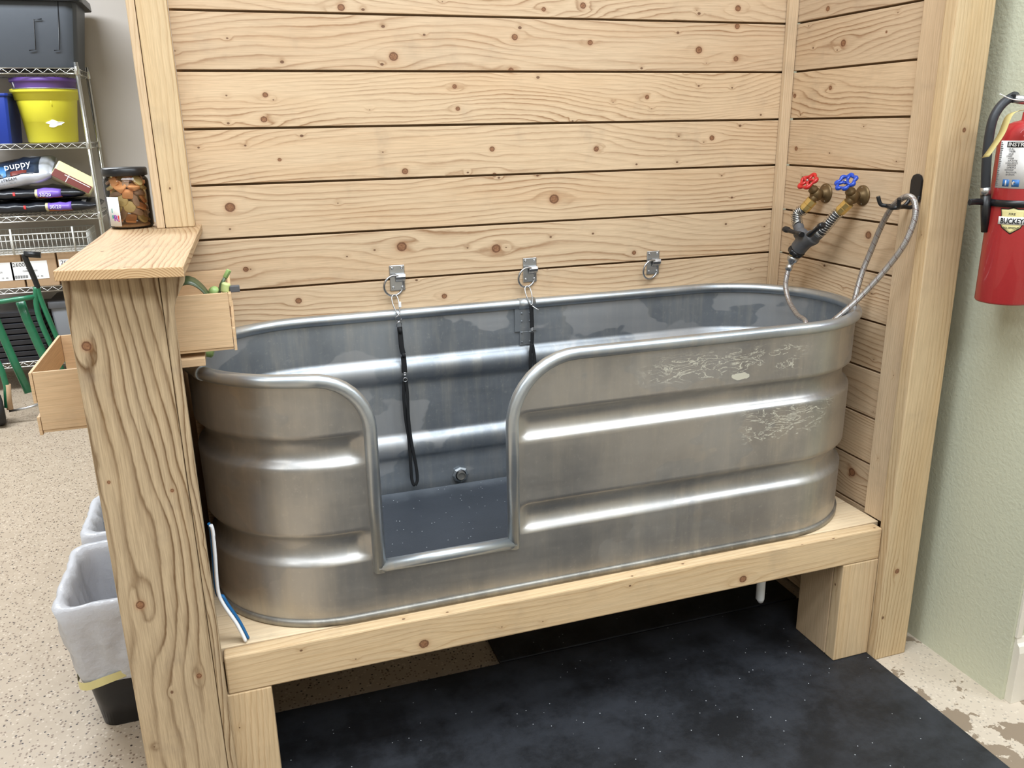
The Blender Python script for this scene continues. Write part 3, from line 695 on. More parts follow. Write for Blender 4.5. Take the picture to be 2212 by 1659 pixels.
# ================================================================== TAPS, WYE, HOSE
def faucet(flange, wheel, label, mat, lobes):
    F = Vector(flange); Wc = Vector(wheel)
    f = thing('hose_tap', F, label, 'tap', None)
    b = MB(); b.lathe([(.029, 0), (.029, .003), (.024, .006), (.014, .010), (.012, .02)], F, (-1, 0, 0), 28); b.build('wall_flange', M['bronze'], f)
    c = F+Vector((-.036, 0, -.001)); ax_ = (Wc-c).normalized()
    b = MB(); b.lathe([(.012, -.018), (.0145, -.012), (.0175, -.004), (.018, .004), (.015, .011), (.012, .014)], c, ax_, 24); b.tube([F+Vector((-.014, 0, 0)), F+Vector((-.026, 0, 0)), c], [.012, .013, .015], 18)
    b.lathe([(.0125, .012), (.0145, .014), (.0145, .022), (.011, .024), (.009, .030), (.006, .033), (.0045, .044)], c, ax_, 8); 
    b.tube([c, c+Vector((-.010, .0, -.014)), c+Vector((-.014, 0.002, -.022))], [.013, .0125, .012], 18)
    b.build('valve_body', M['bronze'], f)
    for dy, dz in ((.0, -.021), (0, .021)): MB().lathe([(.004, 0), (.0035, .002), (.001, .003)], F+Vector((-.004, dy-.004 if dz < 0 else .0, dz)), (-1, 0, 0), 12).build('flange_screw', M['zinc'], f)
    a = ax_; u = (Vector((0, 0, 1))-a*a.z).normalized(); v = a.cross(u); R_ = .0255
    wb = MB(); rimp_ = []
    for i in range(60):
        th = 2*PI*i/60; rr = R_*(1+.10*math.cos(lobes*th)); rimp_.append(Wc+(u*math.cos(th)+v*math.sin(th))*rr-a*.002)
    wb.tube(rimp_, [.0054*(1+.22*math.cos(lobes*2*PI*i/60)) for i in range(60)], 10, closed=True)
    ns = lobes if lobes < 6 else 3
    for i in range(ns):
        th = 2*PI*i/ns; wb.tube([Wc+(u*math.cos(th)+v*math.sin(th))*.005, Wc+(u*math.cos(th)+v*math.sin(th))*R_], [.005, .0035], 8)
    wb.lathe([(.008, -.004), (.009, 0), (.008, .003)], Wc, a, 16); wb.build('hand_wheel', mat, f)
    MB().lathe([(.0042, .003), (.0042, .0055), (.002, .006)], Wc, a, 6).build('wheel_screw', M['zinc'], f)
    return f, c+Vector((-.013, .002, -.021))
fr, outR = faucet((0, -.219, 1.293), at(1745, 391, 0, -.072), 'tap with red hand wheel nearer the wall corner', M['red'], 5)
fb, outB = faucet((0, -.379, 1.297), at(1827, 392, 0, -.072), 'tap with blue hand wheel nearer the black hook', M['blue'], 7)
# wye and springs
wy = at(1737, 517, 0, -.082); nut = at(1720, 543, 0, -.086)
inR = at(1725, 488, 0, -.076); inB = at(1772, 499, 0, -.074)
W_ = thing('hose_splitter', wy, 'grey two way hose splitter with brass fittings and spring guards under the taps', 'hose splitter')
def conn(out, end, bend):
    d = (Vector(end)-out); mid = out+d*.30+Vector(bend)*.3; b0 = out; b1 = out+(Vector(mid)-out)*1.0
    dirb = (b1-b0).normalized(); L = .034
    b = MB(); b.lathe([(.0135, -.006), (.0165, -.005), (.0165, .012), (.015, .013), (.0165, .014), (.0165, .027), (.0145, .030), (.0135, L)], b0, dirb, 8, smooth=False); b.build('brass_coupling', M['brass'], W_)
    s0 = b0+dirb*L; P = smoothpath([s0, s0+dirb*.015+Vector(bend)*.35, Vector(end)-(Vector(wy)-Vector(end)).normalized()*.012, end], 10)
    MB().tube(P, .0115, 14).build('short_hose', M['greyplastic'] if out is outR else M['greyplastic'], W_)
    turns = 11; N = turns*16; hp = []
    cum = [0]
    for i in range(1, len(P)): cum.append(cum[-1]+(P[i]-P[i-1]).length)
    for i in range(N+1):
        s_ = cum[-1]*i/N; j = 0
        while j < len(cum)-2 and cum[j+1] < s_: j += 1
        t_ = (s_-cum[j])/max(1e-9, cum[j+1]-cum[j]); p = P[j].lerp(P[j+1], t_); T = (P[j+1]-P[j]).normalized()
        u = Vector((1, 0, 0)); u = (u-T*u.dot(T)).normalized(); v = T.cross(u); th = 2*PI*turns*i/N
        hp.append(p+(u*math.cos(th)+v*math.sin(th))*.0158)
    MB().tube(hp, .0013, 6).build('spring_guard', M['chrome'], W_)
conn(outR, inR, (-.01, .03, -.0)); conn(outB, inB, (-.004, .0, .0))
wb = MB(); wc = Vector(wy)
dn = (Vector(nut)-wc)
wb.tube(smoothpath([inR, Vector(inR).lerp(wc, .5)+Vector((-.003, .003, 0)), wc, wc+dn*.8], 8), [.016]*8+[.021]*8+[.024]*8+[.018], 20)
wb.tube(smoothpath([inB, Vector(inB).lerp(wc, .45)+Vector((0, -.003, -.006)), wc+Vector((0, -.004, -.006)), wc+dn*.8], 8), [.019]*8+[.024]*8+[.025]*8+[.018], 20)
wo = wb.build('splitter_body', M['greyplastic'], W_); md = wo.modifiers.new('rm', 'REMESH'); md.mode = 'VOXEL'; md.voxel_size = .0016; md.use_smooth_shade = True
md = wo.modifiers.new('sm', 'SMOOTH'); md.factor = .6; md.iterations = 12
bd = (Vector(inB)-wc).normalized(); MB().lathe([(.0208, 0), (.0205, .003), (.0188, .010), (.016, .011)], Vector(inB)-bd*.008, bd, 24).build('silver_collar', M['zinc'], W_)
for ps in ([(1748, 508), (1758, 500), (1770, 490), (1778, 486)], [(1732, 507), (1720, 503), (1704, 498), (1695, 494)]):
    P = [at(a, b, 0, -.112) for a, b in ps]; MB().tube(smoothpath(P, 5), [.010]*4+[.0075]*4+[.008]*3+[.0115]*4+[.007], 12, sx=.8).build('lever_handle', M['black'], W_)
nd = dn.normalized(); MB().lathe([(.016, 0), (.0235, .002), (.0250, .010), (.0225, .018), (.014, .019)], Vector(nut)-nd*.010, nd, 48, lobes=8, lob=.06).build('knurled_nut', M['black'], W_)
hs = at(1704, 579, 0, -.098); n2 = Vector(nut)+nd*.007; hd = (hs-n2).normalized()
MB().lathe([(.014, 0), (.0165, .002), (.0165, .010), (.012, .012)], n2, hd, 6, smooth=False).build('hex_adapter', M['brass'], W_)
hose = thing('spray_hose', hs, 'braided steel hose looped over the black hook with its ends in the tub', 'hose')
MB().lathe([(.0145, 0), (.0172, .002), (.0172, .010), (.0152, .012), (.0152, .016), (.0095, .019), (.0090, .030), (.0105, .031), (.0105, .044)], n2+hd*.011, hd, 24).build('end_fitting', M['zinc'], hose)
A = n2+hd*.053
pts = [A, at(1697, 615, 0, -.11), at(1704, 650, 0, -.135), at(1722, 680, 0, -.17), at(1741, 700, 0, -.2), Vector((-.235, -.45, .88)), Vector((-.275, -.47, .76))]
pts += [Vector((-.30, -.46, .60)), Vector((-.28, -.50, .475)), Vector((-.20, -.46, .458)), Vector((-.12, -.40, .52))]
P1_ = smoothpath(pts, 12)
hx = -.085
pts2 = [Vector((-.12, -.40, .52)), Vector((-.075, -.37, .70)), at(1837, 682, 0, -.085), at(1848, 640, 0, -.07), at(1862, 590, 0, -.06), at(1880, 545, 0, -.055), at(1903, 490, 0, -.06), at(1925, 450, 0, -.075), at(1945, 431, 0, -.082), at(1962, 424, 0, -.082), at(1974, 432, 0, -.082), at(1978, 455, 0, -.08), at(1972, 485, 0, -.08), at(1952, 530, 0, -.085), at(1915, 580, 0, -.095), at(1865, 635, 0, -.12), at(1825, 672, 0, -.15), at(1796, 697, 0, -.18), at(1765, 728, 0, -.21), Vector((-.32, -.40, .62)), Vector((-.45, -.36, .475)), Vector((-.55, -.36, .455))]
allp = P1_[:-1]+smoothpath(pts2, 12)
MB().tube(allp, .0077, 16).build('braided_tube', M['braid'], hose)
# black hook on the trim board
hk = thing('utility_hook', (-.019, -.6, 1.33), 'black coated double prong hook screwed to the right trim board', 'hook')
pl = MB(); 
pp = []
for (a, b, r) in ((-.582, 1.30, .012), (-.616, 1.30, .012), (-.616, 1.353, .014), (-.582, 1.353, .014)): pass
y0, y1, z0, z1 = -.618, -.580, 1.298, 1.368
oct_ = [(y0+.006, z0), (y1-.006, z0), (y1, z0+.006), (y1, z1-.016), (y1-.006, z1-.004), (y1-.016, z1), (y0+.016, z1), (y0+.006, z1-.004), (y0, z1-.016), (y0, z0+.006)]
pl.prism(oct_, 0, -.0265, -.0192); pl.build('mounting_plate', M['black'], hk, .0025)
arm = MB()
for sgn, yy in ((1, -.584), (-1, -.614)):
    tipy = -.565 if sgn > 0 else -.640
    arm.tube(smoothpath([(-.024, yy, 1.312), (-.030, yy, 1.296), (-.045, yy-.0*sgn, 1.285), (-.070, yy+.002*sgn, 1.287), (-.092, yy+.008*sgn, 1.288), (-.104, (yy+tipy)/2+.006*sgn, 1.292), (-.112, tipy, 1.312)], 6), .0052, 12)
arm.tube([(-.092, -.578, 1.287), (-.095, -.60, 1.284), (-.092, -.622, 1.287)], .0052, 12)
arm.build('prongs', M['black'], hk)

# ================================================================== FIRE EXTINGUISHER
EX, EY = .067, -.83
ex = thing('fire_extinguisher', (EX, EY, 1.07), 'red fire extinguisher strapped to the green wall at the right edge', 'fire extinguisher')
R_ = .0625
MB().lathe([(.0, 1.076), (.045, 1.073), (R_-.002, 1.070), (R_, 1.074), (R_, 1.455), (R_-.003, 1.472), (R_-.012, 1.486), (.034, 1.494), (.020, 1.497), (.019, 1.515)], (EX, EY, 0), (0, 0, 1), 56).build('cylinder', M['extred'], ex)
dirc = math.atan2(CAM.y-EY, CAM.x-EX)
def on_cyl(ang, z, r): return Vector((EX+r*math.cos(ang), EY+r*math.sin(ang), z))
def patch(name, a0, a1, z0, z1, r, mat, par):
    rows = [[on_cyl(a0+(a1-a0)*i/16, z, r) for i in range(17)] for z in (z0, z1)]
    return MB().grid(rows).build(name, mat, par, solid=.0003)
def at_ang(dx): return dirc+dx/R_        # dx metres along the surface, + is right in view
lab = patch('instruction_label', at_ang(-.062), at_ang(.062), 1.345, 1.452, R_+.0006, M['paper'], ex)
MBt = MB()
def wrap_text(mb, txt, size, dx, z, r, align='LEFT', bold=0., sx=1.):
    vs, fs = text_geo(txt, size, .0002, align, bold)
    mb.add([on_cyl(at_ang(dx+v.x*sx), z+v.y, r+v.z) for v in vs], fs)
patch('label_heading', at_ang(-.042), at_ang(.058), 1.4375, 1.450, R_+.0010, M['ink'], lab)
hd_ = MB(); wrap_text(hd_, 'INSTRUCTIONS', .0125, -.039, 1.4395, R_+.0016, bold=.0003); hd_.build('heading_lettering', M['paper'], lab)
bt = MB()
for i, ln in enumerate(['1.PULL', '   TIRER', '   JALE', '2.AIM', '   VISER', '   APUNTE', '3.SQUEEZE', '   PRESSER', '   OPRIMA', '4.SWEEP', '   BALAYER', '   BARRER']): wrap_text(bt, ln, .0056, -.040, 1.4315-.0052*i, R_+.0010)
bt.build('small_lettering', M['greyink'], lab)
st = MB()
for i in range(24): 
    z = 1.350+i*.0042; a0, a1 = at_ang(-.0605), at_ang(-.0605+random.uniform(.004, .009)); st.grid([[on_cyl(a0+(a1-a0)*k/3, zz, R_+.0010) for k in range(4)] for zz in (z, z+.002)])
st.build('margin_print', M['greyink'], lab, solid=.0003)
pic = MB()
for k in range(2):
    a0 = -.040+k*.021; pic.grid([[on_cyl(at_ang(a0+.015*i/4), z, R_+.0010) for i in range(5)] for z in (1.349, 1.365)])
pic.build('pictogram', M['labelblue'], lab, solid=.0003)
pic = MB(); pic.grid([[on_cyl(at_ang(-.034+.003*i), z, R_+.0014) for i in range(2)] for z in (1.351, 1.363)])
pic.grid([[on_cyl(at_ang(-.0155+.0035*math.cos(t_+PI/2*i)*1.4), 1.357+.0035*math.sin(t_+PI/2*i)*1.4, R_+.0014) for i in range(2)] for t_ in (0, PI)])
pic.grid([[on_cyl(at_ang(.004+.018*i), z, R_+.0010) for i in range(2)] for z in (1.372, 1.3735)]); pic.build('pictogram_figure', M['paper'], lab, solid=.0002)
rp = MB()
for (a, b, c_, d_) in ((.002, 1.415, .012, 1.400), (.003, 1.383, .013, 1.375)): rp.tube([on_cyl(at_ang(a), b, R_+.0012), on_cyl(at_ang(c_), d_, R_+.0012)], .0008, 6)
rp.build('red_arrow', M['redprint'], lab)
# shield sticker
def shield(s, r, mat, name, par, c=(-.007, 1.271)):
    pts_ = [(-.030, .030), (-.012, .030), (0, .034), (.012, .030), (.030, .030), (.027, .015), (.028, -.003), (.022, -.018), (.0, -.034), (-.022, -.018), (-.028, -.003), (-.027, .015)]
    mb = MB(); cc = on_cyl(at_ang(c[0]), c[1], r); mb.v.append(cc); 
    sub = []
    for i in range(len(pts_)):
        p, q = Vector(pts_[i]), Vector(pts_[(i+1) % len(pts_)])
        for k in range(3): sub.append(p.lerp(q, k/3))
    nr = 5
    rows = [[on_cyl(at_ang(c[0]+p.x*s*j/nr), c[1]+p.y*s*j/nr, r) for p in sub] for j in range(1, nr+1)]
    mb.grid([[cc]*len(sub)]+rows, closed=True); return mb.build(name, mat, par, solid=.0002)
sh = shield(.92, R_+.0006, M['ink'], 'shield_sticker', ex); shield(.85, R_+.0010, M['shieldcream'], 'shield_field', sh)
st2 = MB(); wrap_text(st2, 'FIRE', .008, -.008, 1.284, R_+.0014, 'CENTER'); st2.build('shield_lettering', M['ink'], sh); st2 = MB(); wrap_text(st2, 'EQUIPMENT', .0068, -.007, 1.252, R_+.0014, 'CENTER', 0., .9)
st2.build('shield_lettering', M['ink'], sh)
patch('name_band', at_ang(-.036), at_ang(.028), 1.262, 1.280, R_+.0016, M['paper'], sh)
bk = MB(); wrap_text(bk, 'BUCKEYE', .0175, -.004, 1.2645, R_+.0022, 'CENTER', .0005, .72); bk.build('name_lettering', M['ink'], sh)
# strap, valve, hose, tag
stp = MB(); stp.grid([[on_cyl(2*PI*i/48, z, R_+.003) for i in range(48)] for z in (1.302, 1.318)], closed=True); stp.build('strap', M['black'], ex, solid=.0025)
cl = MB(); pA = at(2150, 432, 1, -.845); cl.tube([on_cyl(at_ang(-.07), 1.310, R_+.003), Vector((EX-.095, EY+.035, 1.312)), Vector((EX-.118, EY+.03, 1.312))], .005, 8, sx=1.6); cl.build('hose_clip', M['black'], ex, .001); MB().box(.128, .163, -.86, -.80, 1.28, 1.36).build('wall_bracket', M['black'], ex, .001)
vl = MB(); vl.lathe([(.016, 1.505), (.018, 1.52), (.018, 1.548), (.012, 1.552)], (EX, EY, 0), (0, 0, 1), 20); vl.cyl((EX, EY, 1.538), (EX-.040, EY+.020, 1.545), .010); vl.build('valve', M['zinc'], ex)
hn = MB(); hn.prism([(EX-.02, 1.552), (EX+.09, 1.585), (EX+.09, 1.592), (EX-.02, 1.562)], 1, EY-.010, EY+.010); hn.prism([(EX-.01, 1.54), (EX+.09, 1.545), (EX+.09, 1.538), (EX-.01, 1.53)], 1, EY-.010, EY+.010); hn.build('handle', M['black'], ex, .001)
def EXH(x, y): return at(x, y, 1, EY+.03)
hsx = [Vector((EX-.040, EY+.020, 1.545)), EXH(2190, 208), EXH(2165, 225), EXH(2146, 255), EXH(2136, 300), EXH(2131, 350), EXH(2129, 400), EXH(2129, 430)]
MB().tube(smoothpath(hsx, 8), .0105, 16).build('hose', M['blackrub'], ex)
a_, b_ = EXH(2129, 404), EXH(2129, 420); MB().tube([a_, b_], .0118, 18).build('hose_clamp', M['zinc'], ex)
MB().tube([EXH(2129, 420), EXH(2129, 460), EXH(2129, 500)], [.0112, .0110, .0100], 16).build('nozzle', M['black'], ex)
tg = MB(); T0, T1, T2, T3 = at(2178, 243, 1, EY-.045), at(2187, 252, 1, EY-.06), at(2142, 322, 1, EY-.075), at(2126, 338, 1, EY-.06)
tgp = smoothpath([at(2212, 235, 1, EY-.05), at(2180, 246, 1, EY-.05), at(2160, 290, 1, EY-.055), at(2127, 338, 1, EY-.05)], 6)
tg.grid([[p+Vector((.0, -.012, .0)) for p in tgp], [p+Vector((.012, .018, -.004)) for p in tgp]]); tg.build('inspection_tag', M['tagtan'], ex, solid=.0006)
MB().tube(smoothpath([at(2160, 203, 1, EY-.01), at(2185, 214, 1, EY-.01), at(2212, 217, 1, EY-.01)], 5), .0011, 6).build('tag_tie', M['white'], ex)

# ================================================================== WOOD BOXES ON THE HALF WALL
def wood_box(name, x0, x1, y0, y1, z0, z1, label, flip):
    b = thing(name, ((x0+x1)/2, (y0+y1)/2, z0), label, 'wooden box')
    t_ = .006; hz = z1-z0
    MB().box(x0, x1, y0, y0+t_, z0+.006, z1, 0).build('front_panel', M['ply'], b, .0006)
    MB().box(x0, x1, y1-t_, y1, z0+.006, z1, 0).build('back_panel', M['ply'], b, .0006)
    if flip:   # outer side on the left
        MB().box(x0-t_-.001, x0-.001, y0-.001, y1+.001, z1-.065, z1, 1).build('side_slat', M['ply'], b, .0006)
        MB().box(x0-t_-.001, x0-.001, y0-.001, y1+.001, z0-.004, z0+.036, 1).build('side_slat', M['ply'], b, .0006)
    else:
        MB().box(x1+.001, x1+t_+.001, y0-.001, y1+.001, z1-.030, z1-.002, 1).build('side_slat', M['ply'], b, .0006)
        MB().box(x1+.001, x1+t_+.001, y0-.001, y1+.001, z0-.002, z1-.078, 1).build('side_slat', M['ply'], b, .0006)
    for k in range(3):
        yy = y0+.002+k*(y1-y0-.07)/2.2; MB().box(x0, x1, yy, yy+.066, z0, z0+.0055, 0).build('bottom_slat', M['ply'], b, .0006)
    MB().box((x1-t_) if flip else x0, x1 if flip else x0+t_, y0+t_, y1-t_, z0+.006, z1-.002, 1).build('wall_side', M['ply'], b, .0006)
    return b
wood_box('tool_box', -1.879, -1.748, -.500, -.170, 1.046, 1.172, 'thin wooden box on the tub side of the half wall, holding green grooming tools', False)
wood_box('leash_box', -2.146, -1.991, -.500, -.150, .904, 1.036, 'empty thin wooden box low on the outer side of the half wall', True)
MB_ = MB().box(-1.881, -1.81, -.51, -.43, 1.018, 1.035, 0)
tag(MB_.build('support_block', M['ply'], None, .001), 'small wooden block screwed under the tool box', 'wood block')
# contents
def TB(x, y, yy): return at(x, y, 1, yy)
g1 = MB(); arc = [TB(380, 636, -.44), TB(388, 612, -.44), TB(402, 604, -.44), TB(420, 608, -.44), TB(436, 620, -.44), TB(448, 634, -.44), TB(458, 652, -.44)]
rows = smoothpath(arc, 6); g1.grid([[p+Vector((0, -.016, -.008)) for p in rows], [p+Vector((0, .010, .006)) for p in rows]])
tag(g1.build('curved_band', M['olive'], None, solid=.0018), 'dark olive curved plastic band inside the tool box', 'band')
lt = thing('green_brush', TB(465, 636, -.40), 'light green grooming brush standing in the tool box with a ribbed handle', 'brush')
MB().tube([TB(468, 650, -.41), TB(478, 615, -.41), TB(486, 600, -.41)], [.006, .007, .007], 10, sx=.6).build('ribbed_grip', M['olive'], lt)
MB().tube([TB(486, 600, -.41), TB(495, 583, -.41)], [.008, .0085], 4, sx=.7).build('handle_end', M['avocado'], lt, .001)
MB().lathe([(.0, 0), (.012, .002), (.011, .006), (.002, .012)], TB(463, 630, -.42), (-.3, -.6, .7), 20).build('cup', M['avocado'], lt)
kn = thing('lime_scraper', TB(488, 622, -.47), 'pale lime knob tool with a dark grey clip resting on the box edge', 'grooming tool')
MB().tube(smoothpath([TB(486, 632, -.47), TB(487, 622, -.47), TB(489, 611, -.47)], 4), [.006]+[.0095]*7+[.006], 14).build('knob', M['limeknob'], kn)
MB().box(*(lambda p: (p.x-.001, p.x+.020, -.478, -.462, p.z-.008, p.z+.006))(TB(497, 623, -.47))).build('clip', M['greyplastic'], kn, .0015)
gk = MB(); q = TB(449, 766, -.40); gk.lathe([(.006, -.02), (.0115, -.015), (.0115, .01), (.006, .014)], q+Vector((0, 0, .006)), (1, -.3, -.2), 16)
tag(gk.build('green_roller', M['avocado'], None), 'green round tool end poking out below the tool box', 'grooming tool')

# ================================================================== SQUEEGEE BRUSH IN THE CORNER
sq = thing('scrub_brush', (-1.80, -.60, .38), 'white and blue long handled scraper leaning between the half wall and the tub', 'scraper')
pw = [Vector((-1.797, -.603, .384)), Vector((-1.812, -.600, .432)), Vector((-1.835, -.598, .487)), Vector((-1.842, -.597, .525)), Vector((-1.838, -.597, .61)), Vector((-1.836, -.597, .665)), Vector((-1.838, -.597, .682))]
P = smoothpath(pw, 6)
MB().tube(P, .0042, 8, sx=1.6, up=(0, 1, 0)).build('white_body', M['white'], sq)
MB().tube([p+Vector((-.0045 if p.z > .5 else .006, .010, .0)) for p in P], .0034, 8, sx=1.8, up=(0, 1, 0)).build('blue_grip', M['tealblue'], sq)
MB().tube(smoothpath([P[-1]+Vector((0, 0, -.02)), P[-1]+Vector((.005, -.004, -.025)), P[-1]+Vector((.004, -.004, -.038)), P[-1]+Vector((-.003, -.004, -.032))], 5), .0006, 6).build('hanging_string', M['zinc'], sq)

# ================================================================== BISCUIT JAR
JX, JY, JZ = -1.966, .008, 1.2705
jar = thing('biscuit_jar', (JX, JY, JZ), 'glass jar of dog biscuits with black lid on the half wall ledge', 'jar')
JR = .0535
MB().lathe([(.0, .0), (JR-.006, .0), (JR, .006), (JR, .115), (JR-.002, .122), (JR-.007, .128), (JR-.007, .138)], (JX, JY, JZ+.0005), (0, 0, 1), 48, cap=False).build('glass_body', M['glass'], jar)
MB().lathe([(JR-.002, .130), (JR, .131), (JR, .147), (JR-.003, .150), (.0, .151)], (JX, JY, JZ), (0, 0, 1), 48).build('lid', M['black'], jar)
# label wraps the left of the jar
dj = math.atan2(CAM.y-JY, CAM.x-JX)
def on_jar(dx, z, r=JR+.0006): a = dj+dx/JR; return Vector((JX+r*math.cos(a), JY+r*math.sin(a), JZ+z))
jl = MB().grid([[on_jar(-.062+.0375*i/10, z) for i in range(11)] for z in (.008, .080)]).build('label', M['paper'], jar, solid=.0003)
def jtext(txt, s_, dx, z, mat, nm):
    vs, fs = text_geo(txt, s_, .0002, 'LEFT', .0004); mb = MB(); mb.add([on_jar(dx+v.x, z+v.y, JR+.0012+v.z) for v in vs], fs); mb.build(nm, mat, jl)
jtext('R', .020, -.0435, .022, M['violet'], 'violet_letter'); jtext('!', .022, -.0330, .020, M['redprint'], 'red_mark'); jtext('s', .016, -.049, .028, M['teal'], 'teal_letter'); jtext('I', .014, -.048, .042, M['teal'], 'teal_letter')
tag(MB().lathe([(.0, .003), (.04, .003), (.044, .006), (.043, .011), (.02, .013), (.0, .012)], (JX, JY, JZ), (0, 0, 1), 32, cap=False).build('biscuit_crumbs', M['crumb']), 'layer of orange brown crumbs in the bottom of the jar', 'crumbs', None, 'stuff')
def cookie(kind):
    if kind == 0:
        s_ = .0125; pts_ = []
        for (sx_, sy_) in ((1, 1), (-1, 1), (-1, -1), (1, -1)):
            for k in range(3): a = math.atan2(sy_, sx_)-PI/4+PI/4*k; pts_.append((sx_*s_*.72+.0035*math.cos(a), sy_*s_*.72+.0035*math.sin(a)))
        pts_ = sorted(pts_, key=lambda p: math.atan2(p[1], p[0])); mt, nm, lb = M['orangecookie'], 'square_biscuit', 'orange square dog biscuit inside the glass jar'
    elif kind == 1:
        pts_ = [(.0145*math.cos(2*PI*i/20), .0145*math.sin(2*PI*i/20)) for i in range(20)]; mt, nm, lb = M['yellowcookie'], 'round_biscuit', 'yellow round dog biscuit inside the glass jar'
    else:
        pts_ = [(.017*math.cos(a)*(1-.0*math.cos(2*a)), (.0075+.003*abs(math.cos(a)))*math.sin(a)) for a in [2*PI*i/20 for i in range(20)]]; mt, nm, lb = M['taupecookie'], 'oval_biscuit', 'brown oval dog biscuit inside the glass jar'
    o = MB().prism(pts_, 2, -.003, .003).build(nm, mt, None, .0012)
    return tag(o, lb, 'dog biscuit', 'dog biscuits in the jar')
protos = [cookie(k) for k in range(3)]; used = [False]*3
rj = random.Random(5); kinds = [0, 1, 0, 2, 1, 0, 0, 1, 2, 0, 1, 2, 2]
ci = 0
for lay in range(7):
    z = .0245+lay*.0155; nn = 7
    for i in range(nn):
        k = kinds[ci % 13]; ci += 1
        if lay in (0, 1) and rj.random() < .6: k = 2
        src = protos[k]
        if used[k]: o = src.copy(); COL.objects.link(o)
        else: o = src; used[k] = True
        a = dj+2*PI*(i+(lay % 2)*.5)/nn; rad = .0345 if i < nn-0 else 0
        o.location = (JX+rad*math.cos(a), JY+rad*math.sin(a), JZ+z+rj.uniform(-.002, .002))
        tilt = rj.choice([1.25, 1.1, .5, 1.4, .9])
        rotm = Matrix.Rotation(a, 3, 'Z') @ Matrix.Rotation(tilt+rj.uniform(-.2, .2), 3, 'Y') @ Matrix.Rotation(rj.uniform(0, 3), 3, 'Z')
        o.rotation_euler = rotm.to_euler()

# ================================================================== BINS BEHIND THE HALF WALL
def rrect(x0, x1, y0, y1, r, n=6):
    pts_ = []
    for (cx_, cy_, a0) in ((x1-r, y0+r, -PI/2), (x1-r, y1-r, 0), (x0+r, y1-r, PI/2), (x0+r, y0+r, PI)):
        for i in range(n+1): a = a0+PI/2*i/n; pts_.append((cx_+r*math.cos(a), cy_+r*math.sin(a)))
    return pts_
def resample(pts_, m_):
    P = [Vector((x, y, 0)) for x, y in pts_]; P.append(P[0]); cum = [0]
    for i in range(1, len(P)): cum.append(cum[-1]+(P[i]-P[i-1]).length)
    out = []
    for k in range(m_):
        s_ = cum[-1]*k/m_; j = 0
        while cum[j+1] < s_: j += 1
        t_ = (s_-cum[j])/(cum[j+1]-cum[j]+1e-12); q = P[j].lerp(P[j+1], t_); out.append((q.x, q.y))
    return out
def trash(x0, x1, y0, y1, zt, label, hang):
    b = thing('trash_bin', ((x0+x1)/2, (y0+y1)/2, FZ), label, 'trash bin')
    H = zt-FZ; t_ = .045; m_ = 96
    def ring(f, z, out=0., wob=0., sd=0.):
        k = t_*(1-f); pts_ = resample(rrect(x0+k-out, x1-k+out, y0+k-out, y1-k+out, .04), m_); cx_, cy_ = (x0+x1)/2, (y0+y1)/2; r_ = []
        for i, (x, y) in enumerate(pts_):
            w_ = wob*mnoise.noise(Vector((x*26, y*26, z*9+sd))); d = Vector((x-cx_, y-cy_)).normalized(); r_.append((x+d.x*w_, y+d.y*w_, z+(wob*.8*mnoise.noise(Vector((x*18, y*18, sd+4))) if wob else 0)))
        return r_
    mb = MB(); mb.grid([ring(f, FZ+.001+H*f) for f in (0, .25, .5, .75, .985)], closed=True); mb.face(range(m_)[::-1]); mb.build('bin_body', M['black'], b, solid=.003)
    ln = MB(); rows = [ring(f, FZ+H*f, -.016, .012, 3) for f in (.08, .35, .6, .85, .96)]+[ring(1, zt+.006, -.006, .008, 1), ring(1, zt+.008, .006, .008, 1), ring(1, zt, .014, .008, 1)]
    for f in [1-.1*i for i in range(1, int((1-hang)*10)+1)]: rows.append(ring(f, FZ+H*f, .016, .016, 7+f*3))
    ln.grid(rows, closed=True); ln.build('white_liner', M['liner'], b)
    if hang > .2:
        f = 1-.1*int((1-hang)*10)
        yr = [ring(f, FZ+H*f+.012, .021, .012, 7+f*3), ring(f-.02, FZ+H*(f-.03), .022, .012, 7+f*3)]
        # band rises towards the right as it hangs
        yr = [[(x, y, z+(x-x0)*.22-.008) for x, y, z in r] for r in yr]
        MB().grid(yr, closed=True).build('yellow_drawband', M['draw'], b)
trash(-2.250, -2.0, -.255, .10, .352, 'nearer black trash bin with a white liner and yellow band behind the post', .35)
trash(-2.240, -2.0, .17, .48, .352, 'farther trash bin in a white liner, mostly hidden behind the post', .15)

